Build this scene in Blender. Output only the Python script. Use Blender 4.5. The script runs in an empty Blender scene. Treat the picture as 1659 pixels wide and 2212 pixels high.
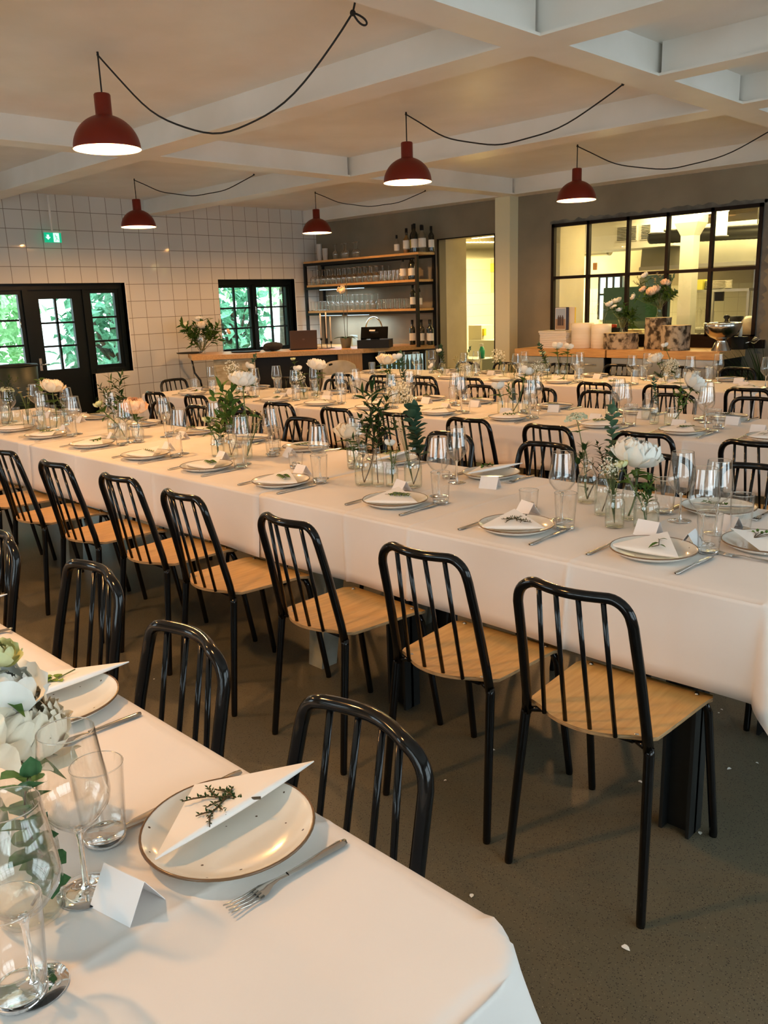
import bpy, bmesh, math, random
from mathutils import Vector, Matrix
PI = math.pi
scene = bpy.context.scene
col = scene.collection
rnd = random.Random(7)

# ------------------------------------------------------------------ camera
CAMH = 1.5
yaw, pit, rol = -0.78683162, 0.24437068, -0.03388081
FPX = 1817.9
fw = Vector((math.sin(yaw)*math.cos(pit), math.cos(yaw)*math.cos(pit), -math.sin(pit)))
r0 = Vector((math.cos(yaw), -math.sin(yaw), 0)); u0 = r0.cross(fw)
RX = r0*math.cos(rol)+u0*math.sin(rol)
UP = -r0*math.sin(rol)+u0*math.cos(rol)
camd = bpy.data.cameras.new('camera'); cam = bpy.data.objects.new('camera', camd); col.objects.link(cam)
camd.sensor_fit = 'VERTICAL'; camd.sensor_height = 24.0; camd.lens = 24.0*FPX/2212.0
camd.clip_start = 0.05; camd.clip_end = 200
mw = Matrix.Identity(4)
for i in range(3):
    mw[i][0] = RX[i]; mw[i][1] = UP[i]; mw[i][2] = -fw[i]
mw[2][3] = CAMH
cam.matrix_world = mw
scene.camera = cam
def ray(u, v):
    return RX*((u-829.5)/FPX) - UP*((v-1106)/FPX) + fw
def at_z(u, v, z):
    d = ray(u, v); t = (z-CAMH)/d.z; return Vector((d.x*t, d.y*t, z))
def at_y(u, v, y):
    d = ray(u, v); t = y/d.y; return Vector((d.x*t, y, CAMH+d.z*t))
def at_x(u, v, x):
    d = ray(u, v); t = x/d.x; return Vector((x, d.y*t, CAMH+d.z*t))
def at_depth(u, v, P):
    """point seen at pixel u,v standing as far away as P"""
    d = ray(u, v); return Vector((0, 0, CAMH)) + d*((P-Vector((0, 0, CAMH))).dot(fw))

# ------------------------------------------------------------------ world, light, exposure
scene.view_settings.view_transform = 'Standard'
scene.view_settings.look = 'None'
scene.view_settings.exposure = -0.18
scene.view_settings.gamma = 1.0
scene.view_settings.use_curve_mapping = False
try:
    scene.cycles.transparent_max_bounces = 28
    scene.cycles.max_bounces = 8
    scene.cycles.diffuse_bounces = 5
    scene.cycles.glossy_bounces = 4
    scene.cycles.caustics_reflective = False
    scene.cycles.caustics_refractive = False
    scene.cycles.sample_clamp_indirect = 6.0
except Exception:
    pass
world = bpy.data.worlds.new('sky'); scene.world = world; world.use_nodes = True
bgn = world.node_tree.nodes['Background']
bgn.inputs[0].default_value = (0.80, 0.95, 1.0, 1); bgn.inputs[1].default_value = 5.5
DAY = (0.52, 0.75, 1.0); WARM = (1.0, 0.49, 0.16); KIT = (1.0, 0.78, 0.34)
P_DAY = 10.0; P_LAMP = 84.0; P_KIT = 160.0
def area(name, loc, rot, sx, sy, power, color):
    l = bpy.data.lights.new(name, 'AREA'); l.shape = 'RECTANGLE'; l.size = sx; l.size_y = sy
    l.energy = power; l.color = color
    o = bpy.data.objects.new(name, l); o.location = loc; o.rotation_euler = rot; col.objects.link(o); return o
# daylight entering by the windows of the right wall and of the wall behind the camera
area('daylight_right', (2.08, 0.9, 1.55), (0, PI/2, 0), 1.5, 2.6, P_DAY*1.0, DAY)
area('daylight_right', (2.08, 4.3, 1.55), (0, PI/2, 0), 1.5, 2.6, P_DAY*1.2, DAY)
area('daylight_right', (2.08, 7.2, 1.55), (0, PI/2, 0), 1.5, 1.6, P_DAY*.6, DAY)
area('daylight_front', (-1.0, -2.28, 1.5), (PI/2, 0, 0), 2.8, 1.4, P_DAY*0.35, DAY)
area('daylight_front', (-6.2, -2.28, 1.5), (PI/2, 0, 0), 2.8, 1.4, P_DAY*.5, DAY)
# kitchen ceiling panels
area('kitchen_light', (-4.3, 9.35, 2.56), (0, 0, 0), 1.6, .6, P_KIT*.45, KIT)
area('kitchen_light', (-4.6, 10.8, 2.56), (0, 0, 0), 2.4, .6, P_KIT*.6, KIT)
area('kitchen_light', (-8.0, 11.2, 2.56), (0, 0, 0), 1.4, 1.6, P_KIT*2.0, KIT)

# ------------------------------------------------------------------ mesh helpers
class MB:
    def __init__(s): s.v = []; s.f = []; s.m = []; s.sm = []
    def add(s, vs, fs, mi=0, smooth=True):
        b = len(s.v); s.v += [tuple(p) for p in vs]
        for f in fs: s.f.append(tuple(b+i for i in f)); s.m.append(mi); s.sm.append(smooth)
        return s
    def box(s, x0, x1, y0, y1, z0, z1, mi=0, M=None):
        vs = [Vector((x, y, z)) for z in (z0, z1) for y in (y0, y1) for x in (x0, x1)]
        if M: vs = [M @ p for p in vs]
        return s.add(vs, [(0,2,3,1),(4,5,7,6),(0,1,5,4),(2,6,7,3),(0,4,6,2),(1,3,7,5)], mi, False)
    def tube(s, pts, r, n=8, mi=0, cap=True, closed=False):
        pts = [Vector(p) for p in pts]; k = len(pts)
        rs = r if isinstance(r, (list, tuple)) else [r]*k
        vs = []; prev = None
        for i, p in enumerate(pts):
            if closed: t = pts[(i+1) % k]-pts[i-1]
            else: t = pts[min(i+1, k-1)]-pts[max(i-1, 0)]
            t.normalize()
            if prev is None:
                a = Vector((0, 0, 1)) if abs(t.z) < .9 else Vector((1, 0, 0))
                x = t.cross(a).normalized()
            else:
                x = (prev - t*prev.dot(t))
                x = x.normalized() if x.length > 1e-6 else t.orthogonal().normalized()
            prev = x; y = t.cross(x)
            for j in range(n):
                a = 2*PI*j/n; vs.append(p+(x*math.cos(a)+y*math.sin(a))*rs[i])
        fs = []
        m = k if closed else k-1
        for i in range(m):
            for j in range(n):
                a = i*n+j; b = i*n+(j+1) % n; c = ((i+1) % k)*n+(j+1) % n; d = ((i+1) % k)*n+j
                fs.append((a, b, c, d))
        if cap and not closed:
            fs.append(tuple(range(n))[::-1]); fs.append(tuple((k-1)*n+j for j in range(n)))
        return s.add(vs, fs, mi)
    def lathe(s, prof, n=24, mi=0, o=(0, 0, 0), smooth=True, capb=False, capt=False):
        vs = []; k = len(prof)
        for r, z in prof:
            for j in range(n):
                a = 2*PI*j/n; vs.append((o[0]+r*math.cos(a), o[1]+r*math.sin(a), o[2]+z))
        fs = [(i*n+j, i*n+(j+1) % n, (i+1)*n+(j+1) % n, (i+1)*n+j) for i in range(k-1) for j in range(n)]
        if capb: fs.append(tuple(range(n))[::-1])
        if capt: fs.append(tuple((k-1)*n+j for j in range(n)))
        return s.add(vs, fs, mi, smooth)
    def grid(s, P, mi=0, smooth=True):
        a = len(P); b = len(P[0]); vs = [q for row in P for q in row]
        fs = [(i*b+j, i*b+j+1, (i+1)*b+j+1, (i+1)*b+j) for i in range(a-1) for j in range(b-1)]
        return s.add(vs, fs, mi, smooth)
    def prism(s, poly, z0, z1, mi=0):
        n = len(poly); vs = [(x, y, z0) for x, y in poly]+[(x, y, z1) for x, y in poly]
        fs = [tuple(range(n))[::-1], tuple(range(n, 2*n))]+[(i, (i+1) % n, n+(i+1) % n, n+i) for i in range(n)]
        return s.add(vs, fs, mi, False)
    def blob(s, c, r, mi=0, seg=8, rings=5, sz=1.0, jit=0.0):
        prof = []
        vs = [(c[0], c[1], c[2]-r*sz)]
        for i in range(1, rings):
            t = PI*i/rings
            for j in range(seg):
                a = 2*PI*j/seg; q = 1+jit*(rnd.random()-.5)
                vs.append((c[0]+r*q*math.sin(t)*math.cos(a), c[1]+r*q*math.sin(t)*math.sin(a), c[2]-r*q*sz*math.cos(t)))
        vs.append((c[0], c[1], c[2]+r*sz)); L = len(vs)-1
        fs = [(0, 1+(j+1) % seg, 1+j) for j in range(seg)]
        for i in range(rings-2):
            for j in range(seg):
                a = 1+i*seg+j; b = 1+i*seg+(j+1) % seg; fs.append((a, b, b+seg, a+seg))
        fs += [(1+(rings-2)*seg+j, 1+(rings-2)*seg+(j+1) % seg, L) for j in range(seg)]
        return s.add(vs, fs, mi)
    def leaf(s, base, d, up, L, W, mi=0, curl=.15, shape='lance', n=5):
        d = Vector(d).normalized(); up = Vector(up); side = d.cross(up)
        side = side.normalized() if side.length > 1e-5 else d.orthogonal().normalized()
        up = side.cross(d).normalized()
        rows = []
        for i in range(n+1):
            t = i/n
            w = max(0, math.sin(PI*min(1, max(0, t))**.8))**.5
            if shape == 'lance': w = math.sin(PI*t**.8)
            w = max(w, .03)*W*.5
            c = Vector(base)+d*(L*t)-up*(curl*L*t*t)
            rows.append([c-side*w+up*w*.35, c, c+side*w+up*w*.35])
        return s.grid(rows, mi)
    def build(s, name, mats, parent=None, loc=None):
        me = bpy.data.meshes.new(name); me.from_pydata(s.v, [], s.f); 
        if not isinstance(mats, (list, tuple)): mats = [mats]
        for m in mats: me.materials.append(m)
        me.polygons.foreach_set('material_index', s.m)
        me.polygons.foreach_set('use_smooth', s.sm)
        me.update()
        o = bpy.data.objects.new(name, me); col.objects.link(o)
        if parent: o.parent = parent
        if loc is not None: o.location = loc
        return o

LABELS = {}
def tag(o, label, cat, group=None, kind=None):
    o['label'] = label; o['category'] = cat
    if group: o['group'] = group
    if kind: o['kind'] = kind
    LABELS.setdefault(label, []).append(o.name)
    return o
def thing(name, label, cat, loc=(0, 0, 0), rz=0.0, group=None):
    o = bpy.data.objects.new(name, None); o.empty_display_size = .05; col.objects.link(o)
    o.location = loc; o.rotation_euler = (0, 0, rz); return tag(o, label, cat, group)
def struct(name, mb, m, loc=None, label=None, cat=None):
    o = mb.build(name, m, None, loc); o['kind'] = 'structure'; return o
KIDS = {}
def proto(root, *parts):
    KIDS[root.name] = list(parts); return root
def kids(o): return [c for c in o.children]
def dup(root, loc, rz, label, cat=None, group=None, scale=None, rot=None):
    r = root.copy(); col.objects.link(r); r.location = loc; r.rotation_mode = 'XYZ'
    r.rotation_euler = rot if rot is not None else (0, 0, rz)
    if scale: r.scale = (scale,)*3 if not isinstance(scale, tuple) else scale
    tag(r, label, cat or root['category'], group or root.get('group'))
    for ch in kids(root):
        c = ch.copy(); col.objects.link(c); c.parent = r
        for g in kids(ch):
            d = g.copy(); col.objects.link(d); d.parent = c
    return r
PROTOS = []
def first(root):
    """the first time a prototype is placed it is moved itself, afterwards it is copied"""
    PROTOS.append(root); root['_free'] = 1; return root
def place(root, loc, rz, label, group=None, scale=None, rot=None):
    if root.get('_free'):
        del root['_free']
        root.location = loc; root.rotation_euler = rot if rot is not None else (0, 0, rz)
        if scale: root.scale = (scale,)*3 if not isinstance(scale, tuple) else scale
        LABELS.get(root['label'], [root.name]).remove(root.name) if root.name in LABELS.get(root['label'], []) else None
        tag(root, label, root['category'], group or root.get('group')); return root
    return dup(root, loc, rz, label, None, group, scale, rot)

# ------------------------------------------------------------------ materials
MATS = {}
def mat(name, colr, rough=.5, metal=0.0, spec=.5, coat=0.0, emit=None, es=1.0, trans=0, sub=0, alpha=None):
    m = bpy.data.materials.new(name); m.use_nodes = True; b = m.node_tree.nodes['Principled BSDF']
    b.inputs['Base Color'].default_value = (*colr, 1); b.inputs['Roughness'].default_value = rough
    b.inputs['Metallic'].default_value = metal; b.inputs['Specular IOR Level'].default_value = spec
    b.inputs['Coat Weight'].default_value = coat
    if emit: b.inputs['Emission Color'].default_value = (*emit, 1); b.inputs['Emission Strength'].default_value = es
    MATS[name] = m; return m
def nodes(m): return m.node_tree.nodes, m.node_tree.links, m.node_tree.nodes['Principled BSDF']
def noisecol(m, c1, c2, scale, detail=4, stretch=None, lo=.35, hi=.65, bump=0.0, bscale=None, coord='Object', rough=None):
    N, L, b = nodes(m)
    tc = N.new('ShaderNodeTexCoord'); mp = N.new('ShaderNodeMapping'); nz = N.new('ShaderNodeTexNoise'); cr = N.new('ShaderNodeValToRGB')
    L.new(tc.outputs[coord], mp.inputs[0]); L.new(mp.outputs[0], nz.inputs['Vector']); L.new(nz.outputs['Fac'], cr.inputs[0]); L.new(cr.outputs[0], b.inputs['Base Color'])
    if stretch: mp.inputs['Scale'].default_value = stretch
    nz.inputs['Scale'].default_value = scale; nz.inputs['Detail'].default_value = detail
    cr.color_ramp.elements[0].color = (*c1, 1); cr.color_ramp.elements[0].position = lo
    cr.color_ramp.elements[1].color = (*c2, 1); cr.color_ramp.elements[1].position = hi
    if bump:
        n2 = N.new('ShaderNodeTexNoise'); n2.inputs['Scale'].default_value = bscale or scale; n2.inputs['Detail'].default_value = 5
        L.new(mp.outputs[0], n2.inputs['Vector']); bp = N.new('ShaderNodeBump'); bp.inputs['Strength'].default_value = bump; bp.inputs['Distance'].default_value = .01
        L.new(n2.outputs['Fac'], bp.inputs['Height']); L.new(bp.outputs[0], b.inputs['Normal'])
    return m
M_black = mat('black_lacquer', (.003, .003, .0032), .13, spec=.36)
M_blackmat = mat('black_paint', (.006, .006, .006), .5, spec=.25)
M_frame = mat('black_window_frame', (.0035, .006, .006), .35, spec=.2)
M_ply = mat('oak_plywood', (.55, .33, .13), .38)
noisecol(M_ply, (.55, .29, .075), (.70, .41, .13), 6, 5, (14, 1.2, 1), .3, .7)
M_edge = noisecol(mat('plywood_edge', (.4, .25, .12), .6), (.30, .18, .08), (.55, .36, .18), 30, 3, (1, 1, 12))
M_oak = noisecol(mat('oak_worktop', (.6, .36, .13), .4), (.50, .27, .09), (.66, .38, .14), 4, 6, (2, 14, 14), .3, .7)
M_oakdark = noisecol(mat('oak_panel', (.4, .22, .08), .5), (.33, .18, .06), (.48, .28, .11), 4, 6, (14, 14, 1.5), .3, .7)
M_cloth = mat('white_tablecloth', (.86, .82, .79), .85, spec=.2)
noisecol(M_cloth, (.80, .755, .715), (.85, .81, .775), 3, 2, None, .3, .7, bump=.10, bscale=7)
M_clothb = mat('starched_linen', (.88, .87, .85), .8, spec=.2)
M_steelleg = mat('dark_steel', (.035, .038, .038), .5, .6)
M_zinc = noisecol(mat('galvanised_steel', (.3, .32, .3), .55, .15), (.36, .40, .36), (.52, .56, .51), 9, 4)
M_ceil = noisecol(mat('cream_ceiling_paint', (.78, .76, .70), .38), (.74, .72, .66), (.80, .78, .73), 2.5, 3, bump=.12, bscale=6)
M_white = mat('white_paint', (.82, .80, .75), .5)
M_conc = noisecol(mat('grey_plaster', (.25, .24, .21), .8), (.185, .160, .112), (.275, .240, .175), 1.6, 8, None, .3, .7, bump=.25, bscale=9)
M_concd = noisecol(mat('dark_ragged_plaster', (.13, .13, .11), .85), (.10, .098, .084), (.17, .165, .145), 8, 6)
M_plast = noisecol(mat('warm_plaster', (.62, .54, .38), .7), (.56, .48, .33), (.68, .60, .44), 2, 5)
M_plate = mat('speckled_stoneware', (.80, .78, .72), .16, coat=.4)
N_, L_, b_ = nodes(M_plate)
_tc = N_.new('ShaderNodeTexCoord'); _vo = N_.new('ShaderNodeTexVoronoi'); _vo.inputs['Scale'].default_value = 42; _vo.inputs['Randomness'].default_value = 1
_cr = N_.new('ShaderNodeValToRGB'); _cr.color_ramp.elements[0].position = .07; _cr.color_ramp.elements[1].position = .10
_cr.color_ramp.elements[0].color = (.10, .06, .03, 1); _cr.color_ramp.elements[1].color = (.80, .78, .71, 1)
L_.new(_tc.outputs['Object'], _vo.inputs['Vector']); L_.new(_vo.outputs['Distance'], _cr.inputs[0]); L_.new(_cr.outputs[0], b_.inputs['Base Color'])
M_rim = mat('brown_glazed_rim', (.16, .09, .045), .2)
M_nap = mat('white_paper_napkin', (.90, .88, .85), .9, spec=.1)
M_card = mat('white_card', (.88, .87, .88), .8, spec=.1)
M_steel = mat('polished_steel', (.62, .60, .57), .18, 1.0)
M_steelk = mat('brushed_steel', (.60, .60, .57), .35, .9)
M_chrome = mat('chrome', (.8, .8, .8), .06, 1.0)
M_red = mat('dark_red_enamel', (.15, .014, .006), .40, spec=.3)
M_lampin = mat('white_enamel_inside', (.92, .88, .80), .4)
M_bulb = mat('lit_bulb', (1, .9, .7), .4, emit=(1, .80, .52), es=38)
M_cord = mat('black_textile_cord', (.012, .011, .010), .8)
M_cup = mat('cup_lamp_hook', (.5, .5, .48), .4, .8)
def leafmat(n, a, b, r=.5):
    m = mat(n, a, r+.15, spec=.08); noisecol(m, a, b, 25, 3, None, .3, .7); return m
M_lg = leafmat('leaf_green', (.045, .10, .018), (.10, .19, .04))
M_ld = leafmat('leaf_dark_green', (.012, .035, .010), (.035, .075, .018))
M_le = leafmat('leaf_eucalyptus', (.045, .10, .055), (.11, .19, .11))
M_ll = leafmat('leaf_lime', (.15, .26, .05), (.25, .36, .09))
M_stem = mat('green_stem', (.10, .14, .04), .6)
M_twig = mat('brown_stem', (.09, .06, .03), .7)
M_rose = mat('ripe_plum_sprig', (.03, .02, .02), .7)
def petalmat(n, c, c2):
    m = mat(n, c, .6, spec=.2); N, L, b = nodes(m)
    b.inputs['Subsurface Weight'].default_value = .0
    noisecol(m, c, c2, 12, 2, None, .3, .7); return m
M_pw = petalmat('white_petal', (.84, .84, .76), (.92, .91, .86))
M_pc = petalmat('cream_petal', (.88, .76, .56), (.92, .85, .70))
M_pp = petalmat('peach_petal', (.88, .60, .40), (.93, .74, .56))
M_py = petalmat('yellow_green_petal', (.62, .66, .30), (.80, .80, .50))
M_gb = petalmat('tiny_white_floret', (.80, .80, .66), (.93, .92, .82))
M_brown = mat('stamen', (.35, .20, .03), .7)
def thin_glass(name, tint, edge, k=1.0, rough=.015):
    m = bpy.data.materials.new(name); m.use_nodes = True; N = m.node_tree.nodes; L = m.node_tree.links; N.clear()
    out = N.new('ShaderNodeOutputMaterial'); mx = N.new('ShaderNodeMixShader'); tr = N.new('ShaderNodeBsdfTransparent'); gl = N.new('ShaderNodeBsdfGlossy')
    gl.inputs['Roughness'].default_value = rough; gl.inputs['Color'].default_value = (1, 1, 1, 1)
    lw = N.new('ShaderNodeLayerWeight'); lw.inputs['Blend'].default_value = .5
    def mth(op, x, y=None, z=None):
        q = N.new('ShaderNodeMath'); q.operation = op; q.use_clamp = op == 'MULTIPLY_ADD'
        L.new(x, q.inputs[0])
        if y is not None: q.inputs[1].default_value = y
        if z is not None: q.inputs[2].default_value = z
        return q.outputs[0]
    p5 = mth('POWER', lw.outputs['Facing'], 5.0); fac = mth('MULTIPLY_ADD', p5, .85*k, .050*k)
    mc = N.new('ShaderNodeMix'); mc.data_type = 'RGBA'; L.new(mth('POWER', lw.outputs['Facing'], 5.0), mc.inputs[0])
    mc.inputs[6].default_value = (*tint, 1); mc.inputs[7].default_value = (*edge, 1); L.new(mc.outputs[2], tr.inputs[0])
    L.new(fac, mx.inputs[0]); L.new(tr.outputs[0], mx.inputs[1]); L.new(gl.outputs[0], mx.inputs[2])
    L.new(mx.outputs[0], out.inputs[0]); MATS[name] = m; return m
M_glass = thin_glass('clear_glass', (.995, .995, .99), (.36, .36, .35), 1.25)
M_bottle = thin_glass('bottle_glass', (.985, .993, .987), (.42, .47, .43), 1.1)
M_solid = bpy.data.materials.new('solid_glass'); M_solid.use_nodes = True
_b = M_solid.node_tree.nodes['Principled BSDF']; _b.inputs['Transmission Weight'].default_value = 1.0; _b.inputs['Roughness'].default_value = .0; _b.inputs['IOR'].default_value = 1.48; _b.inputs['Base Color'].default_value = (.97, .98, .97, 1)
M_water = thin_glass('water', (.975, .985, .96), (.80, .86, .80), .3)
M_pane = thin_glass('window_pane', (.93, .98, .96), (.8, .9, .9), .8)
M_kpane = thin_glass('interior_pane', (.97, .97, .95), (.9, .9, .88), .8)
M_wine = mat('dark_bottle_glass', (.012, .014, .010), .12, coat=.3)
M_amber = mat('amber_spirit', (.30, .13, .02), .15, coat=.3)
M_label = mat('paper_label', (.75, .72, .66), .7)
M_labely = mat('yellow_label', (.75, .55, .06), .6)
M_wax = mat('ivory_wax', (.86, .80, .66), .5)
M_terra = mat('grey_stoneware_pot', (.16, .17, .12), .5)
M_cer = noisecol(mat('cream_ceramic', (.78, .74, .62), .4), (.74, .69, .56), (.82, .78, .67), 3, 2, (1, 1, 14))
M_bark = noisecol(mat('birch_bark', (.2, .15, .1), .9), (.035, .026, .016), (.40, .34, .25), 17, 8, (1, 1, .8), .42, .58, bump=.9, bscale=26)
M_cut = noisecol(mat('sawn_wood', (.5, .36, .2), .8), (.45, .32, .17), (.60, .46, .28), 9, 4)
M_floor = mat('polished_terrazzo', (.10, .09, .075), .38, spec=.35)

def tile_mat(name, axis, off, tcol, gcol, rough=.12, size=.2):
    m = mat(name, tcol, rough, spec=.5, coat=.0); N, L, b = nodes(m)
    tc = N.new('ShaderNodeTexCoord'); sp = N.new('ShaderNodeSeparateXYZ'); L.new(tc.outputs['Object'], sp.inputs[0])
    masks = []; cells = []
    for ax, o in ((axis, off[0]), ('Z', off[1])):
        a = N.new('ShaderNodeMath'); a.operation = 'SUBTRACT'; a.inputs[1].default_value = o; L.new(sp.outputs[ax], a.inputs[0])
        d = N.new('ShaderNodeMath'); d.operation = 'DIVIDE'; d.inputs[1].default_value = size; L.new(a.outputs[0], d.inputs[0])
        fl = N.new('ShaderNodeMath'); fl.operation = 'FLOOR'; L.new(d.outputs[0], fl.inputs[0]); cells.append(fl)
        fr = N.new('ShaderNodeMath'); fr.operation = 'FRACT'; L.new(d.outputs[0], fr.inputs[0])
        pp = N.new('ShaderNodeMath'); pp.operation = 'PINGPONG'; pp.inputs[1].default_value = .5; L.new(fr.outputs[0], pp.inputs[0])
        gt = N.new('ShaderNodeMath'); gt.operation = 'LESS_THAN'; gt.inputs[1].default_value = .016; L.new(pp.outputs[0], gt.inputs[0]); masks.append(gt)
    mxm = N.new('ShaderNodeMath'); mxm.operation = 'MAXIMUM'; L.new(masks[0].outputs[0], mxm.inputs[0]); L.new(masks[1].outputs[0], mxm.inputs[1])
    cb = N.new('ShaderNodeCombineXYZ'); L.new(cells[0].outputs[0], cb.inputs[0]); L.new(cells[1].outputs[0], cb.inputs[1])
    wn = N.new('ShaderNodeTexWhiteNoise'); L.new(cb.outputs[0], wn.inputs['Vector'])
    tm = N.new('ShaderNodeMix'); tm.data_type = 'RGBA'; L.new(wn.outputs['Value'], tm.inputs[0])
    tm.inputs[6].default_value = (*[c*.93 for c in tcol], 1); tm.inputs[7].default_value = (*tcol, 1)
    gm = N.new('ShaderNodeMix'); gm.data_type = 'RGBA'; L.new(mxm.outputs[0], gm.inputs[0]); L.new(tm.outputs[2], gm.inputs[6]); gm.inputs[7].default_value = (*gcol, 1)
    L.new(gm.outputs[2], b.inputs['Base Color'])
    rr = N.new('ShaderNodeMath'); rr.operation = 'MULTIPLY_ADD'; rr.inputs[1].default_value = .6; rr.inputs[2].default_value = rough; L.new(mxm.outputs[0], rr.inputs[0]); L.new(rr.outputs[0], b.inputs['Roughness'])
    # every tile sits at a very slightly different angle
    ge = N.new('ShaderNodeNewGeometry'); vm = N.new('ShaderNodeVectorMath'); vm.operation = 'SUBTRACT'; L.new(wn.outputs['Color'], vm.inputs[0]); vm.inputs[1].default_value = (.5, .5, .5)
    sc = N.new('ShaderNodeVectorMath'); sc.operation = 'SCALE'; sc.inputs['Scale'].default_value = .035; L.new(vm.outputs[0], sc.inputs[0])
    ad = N.new('ShaderNodeVectorMath'); L.new(ge.outputs['Normal'], ad.inputs[0]); L.new(sc.outputs[0], ad.inputs[1])
    no = N.new('ShaderNodeVectorMath'); no.operation = 'NORMALIZE'; L.new(ad.outputs[0], no.inputs[0]); L.new(no.outputs[0], b.inputs['Normal'])
    return m
M_tile = tile_mat('white_wall_tile', 'Y', (3.96, 2.41), (.67, .665, .63), (.20, .18, .145), .055)
M_ktile = tile_mat('kitchen_wall_tile', 'X', (0, 1.6), (.84, .80, .64), (.6, .55, .4), .2)
# floor: dark speckled terrazzo
N_, L_, b_ = nodes(M_floor)
tc = N_.new('ShaderNodeTexCoord'); n1 = N_.new('ShaderNodeTexNoise'); n1.inputs['Scale'].default_value = 1.2; n1.inputs['Detail'].default_value = 6
L_.new(tc.outputs['Object'], n1.inputs['Vector'])
c1 = N_.new('ShaderNodeValToRGB'); c1.color_ramp.elements[0].color = (.098, .086, .055, 1); c1.color_ramp.elements[1].color = (.155, .137, .093, 1); c1.color_ramp.elements[0].position = .3; c1.color_ramp.elements[1].position = .7
L_.new(n1.outputs['Fac'], c1.inputs[0])
last = c1.outputs[0]
for sc_, th, cc in ((150, .16, (.035, .030, .025)), (95, .12, (.028, .024, .02)), (120, .11, (.22, .19, .13)), (45, .04, (.26, .23, .17))):
    vo = N_.new('ShaderNodeTexVoronoi'); vo.inputs['Scale'].default_value = sc_; L_.new(tc.outputs['Object'], vo.inputs['Vector'])
    lt = N_.new('ShaderNodeMath'); lt.operation = 'LESS_THAN'; lt.inputs[1].default_value = th*1.3; L_.new(vo.outputs['Distance'], lt.inputs[0])
    mx = N_.new('ShaderNodeMix'); mx.data_type = 'RGBA'; L_.new(lt.outputs[0], mx.inputs[0]); L_.new(last, mx.inputs[6]); mx.inputs[7].default_value = (*cc, 1); last = mx.outputs[2]
L_.new(last, b_.inputs['Base Color'])
# ================================================================== ROOM
XL, YK, ZC = -9.62, 8.40, 2.79
XR, YF = 2.05, -2.25
M_rwall = mat('right_wall_paint', (.62, .60, .55), .7)
# floor and ceiling
struct('floor', MB().box(XL-.3, XR+.3, YF-.3, 13.2, -.12, 0), M_floor)
struct('ceiling', MB().box(XL-.3, XR+.3, YF-.3, 13.2, ZC, ZC+.15), M_ceil)
def beam(n, x0, x1, y0, y1):
    w = MB(); t = .025
    if x1-x0 > y1-y0: w.box(x0, x1, y0+t, y1-t, 2.632, ZC)
    else: w.box(x0+t, x1-t, y0, y1, 2.632, ZC)
    w.box(x0, x1, y0, y1, 2.62, 2.634)
    struct('trim_%d' % n, w, M_ceil)
beam(1, XL, XR, 3.45, 3.68)
beam(2, XL, XR, 5.64, 5.88)
beam(3, XL, XR, 8.16, YK)
beam(4, -6.16, -5.95, 3.68, 5.64); beam(5, -6.16, -5.95, YF, 3.45); beam(6, -6.16, -5.95, 5.88, 8.16)
beam(7, -2.59, -2.38, 3.68, 5.64); beam(8, -2.59, -2.38, YF, 3.45); beam(9, -2.59, -2.38, 5.88, 8.16)
beam(10, XL, XR, 1.2, 1.42)
beam(11, -2.38, XR, 4.55, 4.72)
struct('trim_12', MB().box(-6.28, -6.07, 8.24, YK, 0, 2.62), mat('cream_column_paint', (.68, .64, .44), .5))
# left wall with the garden door and the window
D0, D1 = 3.62, 5.30; W0, W1 = 6.65, 7.95
wl = MB(); XO = XL-.30
for y0, y1, z0, z1 in ((YF-.3, D0, 0, ZC), (D0, D1, 1.83, ZC), (D0, 4.13, 0, .78), (4.80, D1, 0, .78), (D1, W0, 0, ZC), (W0, W1, 0, .86), (W0, W1, 1.86, ZC), (W1, YK+.2, 0, ZC)):
    wl.box(XO, XL, y0, y1, z0, z1)
struct('wall_left', wl, M_tile)
struct('trim_13', MB().box(XO, XL+.004, D1, D1+.012, .78, 1.83).box(XO, XL+.004, W1, W1+.012, .86, 1.86).box(XO, XL+.004, 4.80, 4.812, 0, .78), M_white)
def glazed(parent, y0, y1, z0, z1, nc, nr, x, fr=.045, mu=.022):
    """one leaf: frame and glazing bars as a part, its glass as a sub-part"""
    f = MB(); a = x-.025; b = x+.025
    f.box(a, b, y0, y0+fr, z0, z1).box(a, b, y1-fr, y1, z0, z1).box(a, b, y0+fr, y1-fr, z0, z0+fr).box(a, b, y0+fr, y1-fr, z1-fr, z1)
    iy0, iy1, iz0, iz1 = y0+fr, y1-fr, z0+fr, z1-fr
    for i in range(1, nc):
        c = iy0+(iy1-iy0)*i/nc; f.box(x-.016, x+.016, c-mu/2, c+mu/2, iz0, iz1)
    for i in range(1, nr):
        c = iz0+(iz1-iz0)*i/nr; f.box(x-.015, x+.015, iy0, iy1, c-mu/2, c+mu/2)
    o = f.build('window_frame', M_frame, parent)
    MB().box(x-.003, x+.003, iy0, iy1, iz0, iz1).build('glass', M_pane, o)
    return o
def sroot(name):
    o = bpy.data.objects.new(name, None); col.objects.link(o); o['kind'] = 'structure'; return o
XW = XL-.13
d1 = sroot('door_1')
MB().box(XW-.06, XW+.05, D0, D0+.05, .78, 1.83).box(XW-.06, XW+.05, D1-.05, D1, .78, 1.83).box(XW-.06, XW+.05, D0+.05, D1-.05, 1.76, 1.83) \
    .box(XW-.06, XW+.05, 4.08, 4.14, 0, 1.76).box(XW-.06, XW+.05, 4.79, 4.85, 0, 1.76).box(XW-.06, XW+.06, D0+.05, 4.08, .78, .83).box(XW-.06, XW+.06, 4.85, D1-.05, .78, .83).build('door_frame', M_frame, d1)
glazed(d1, D0+.05, 4.08, .83, 1.76, 1, 3, XW)
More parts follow.
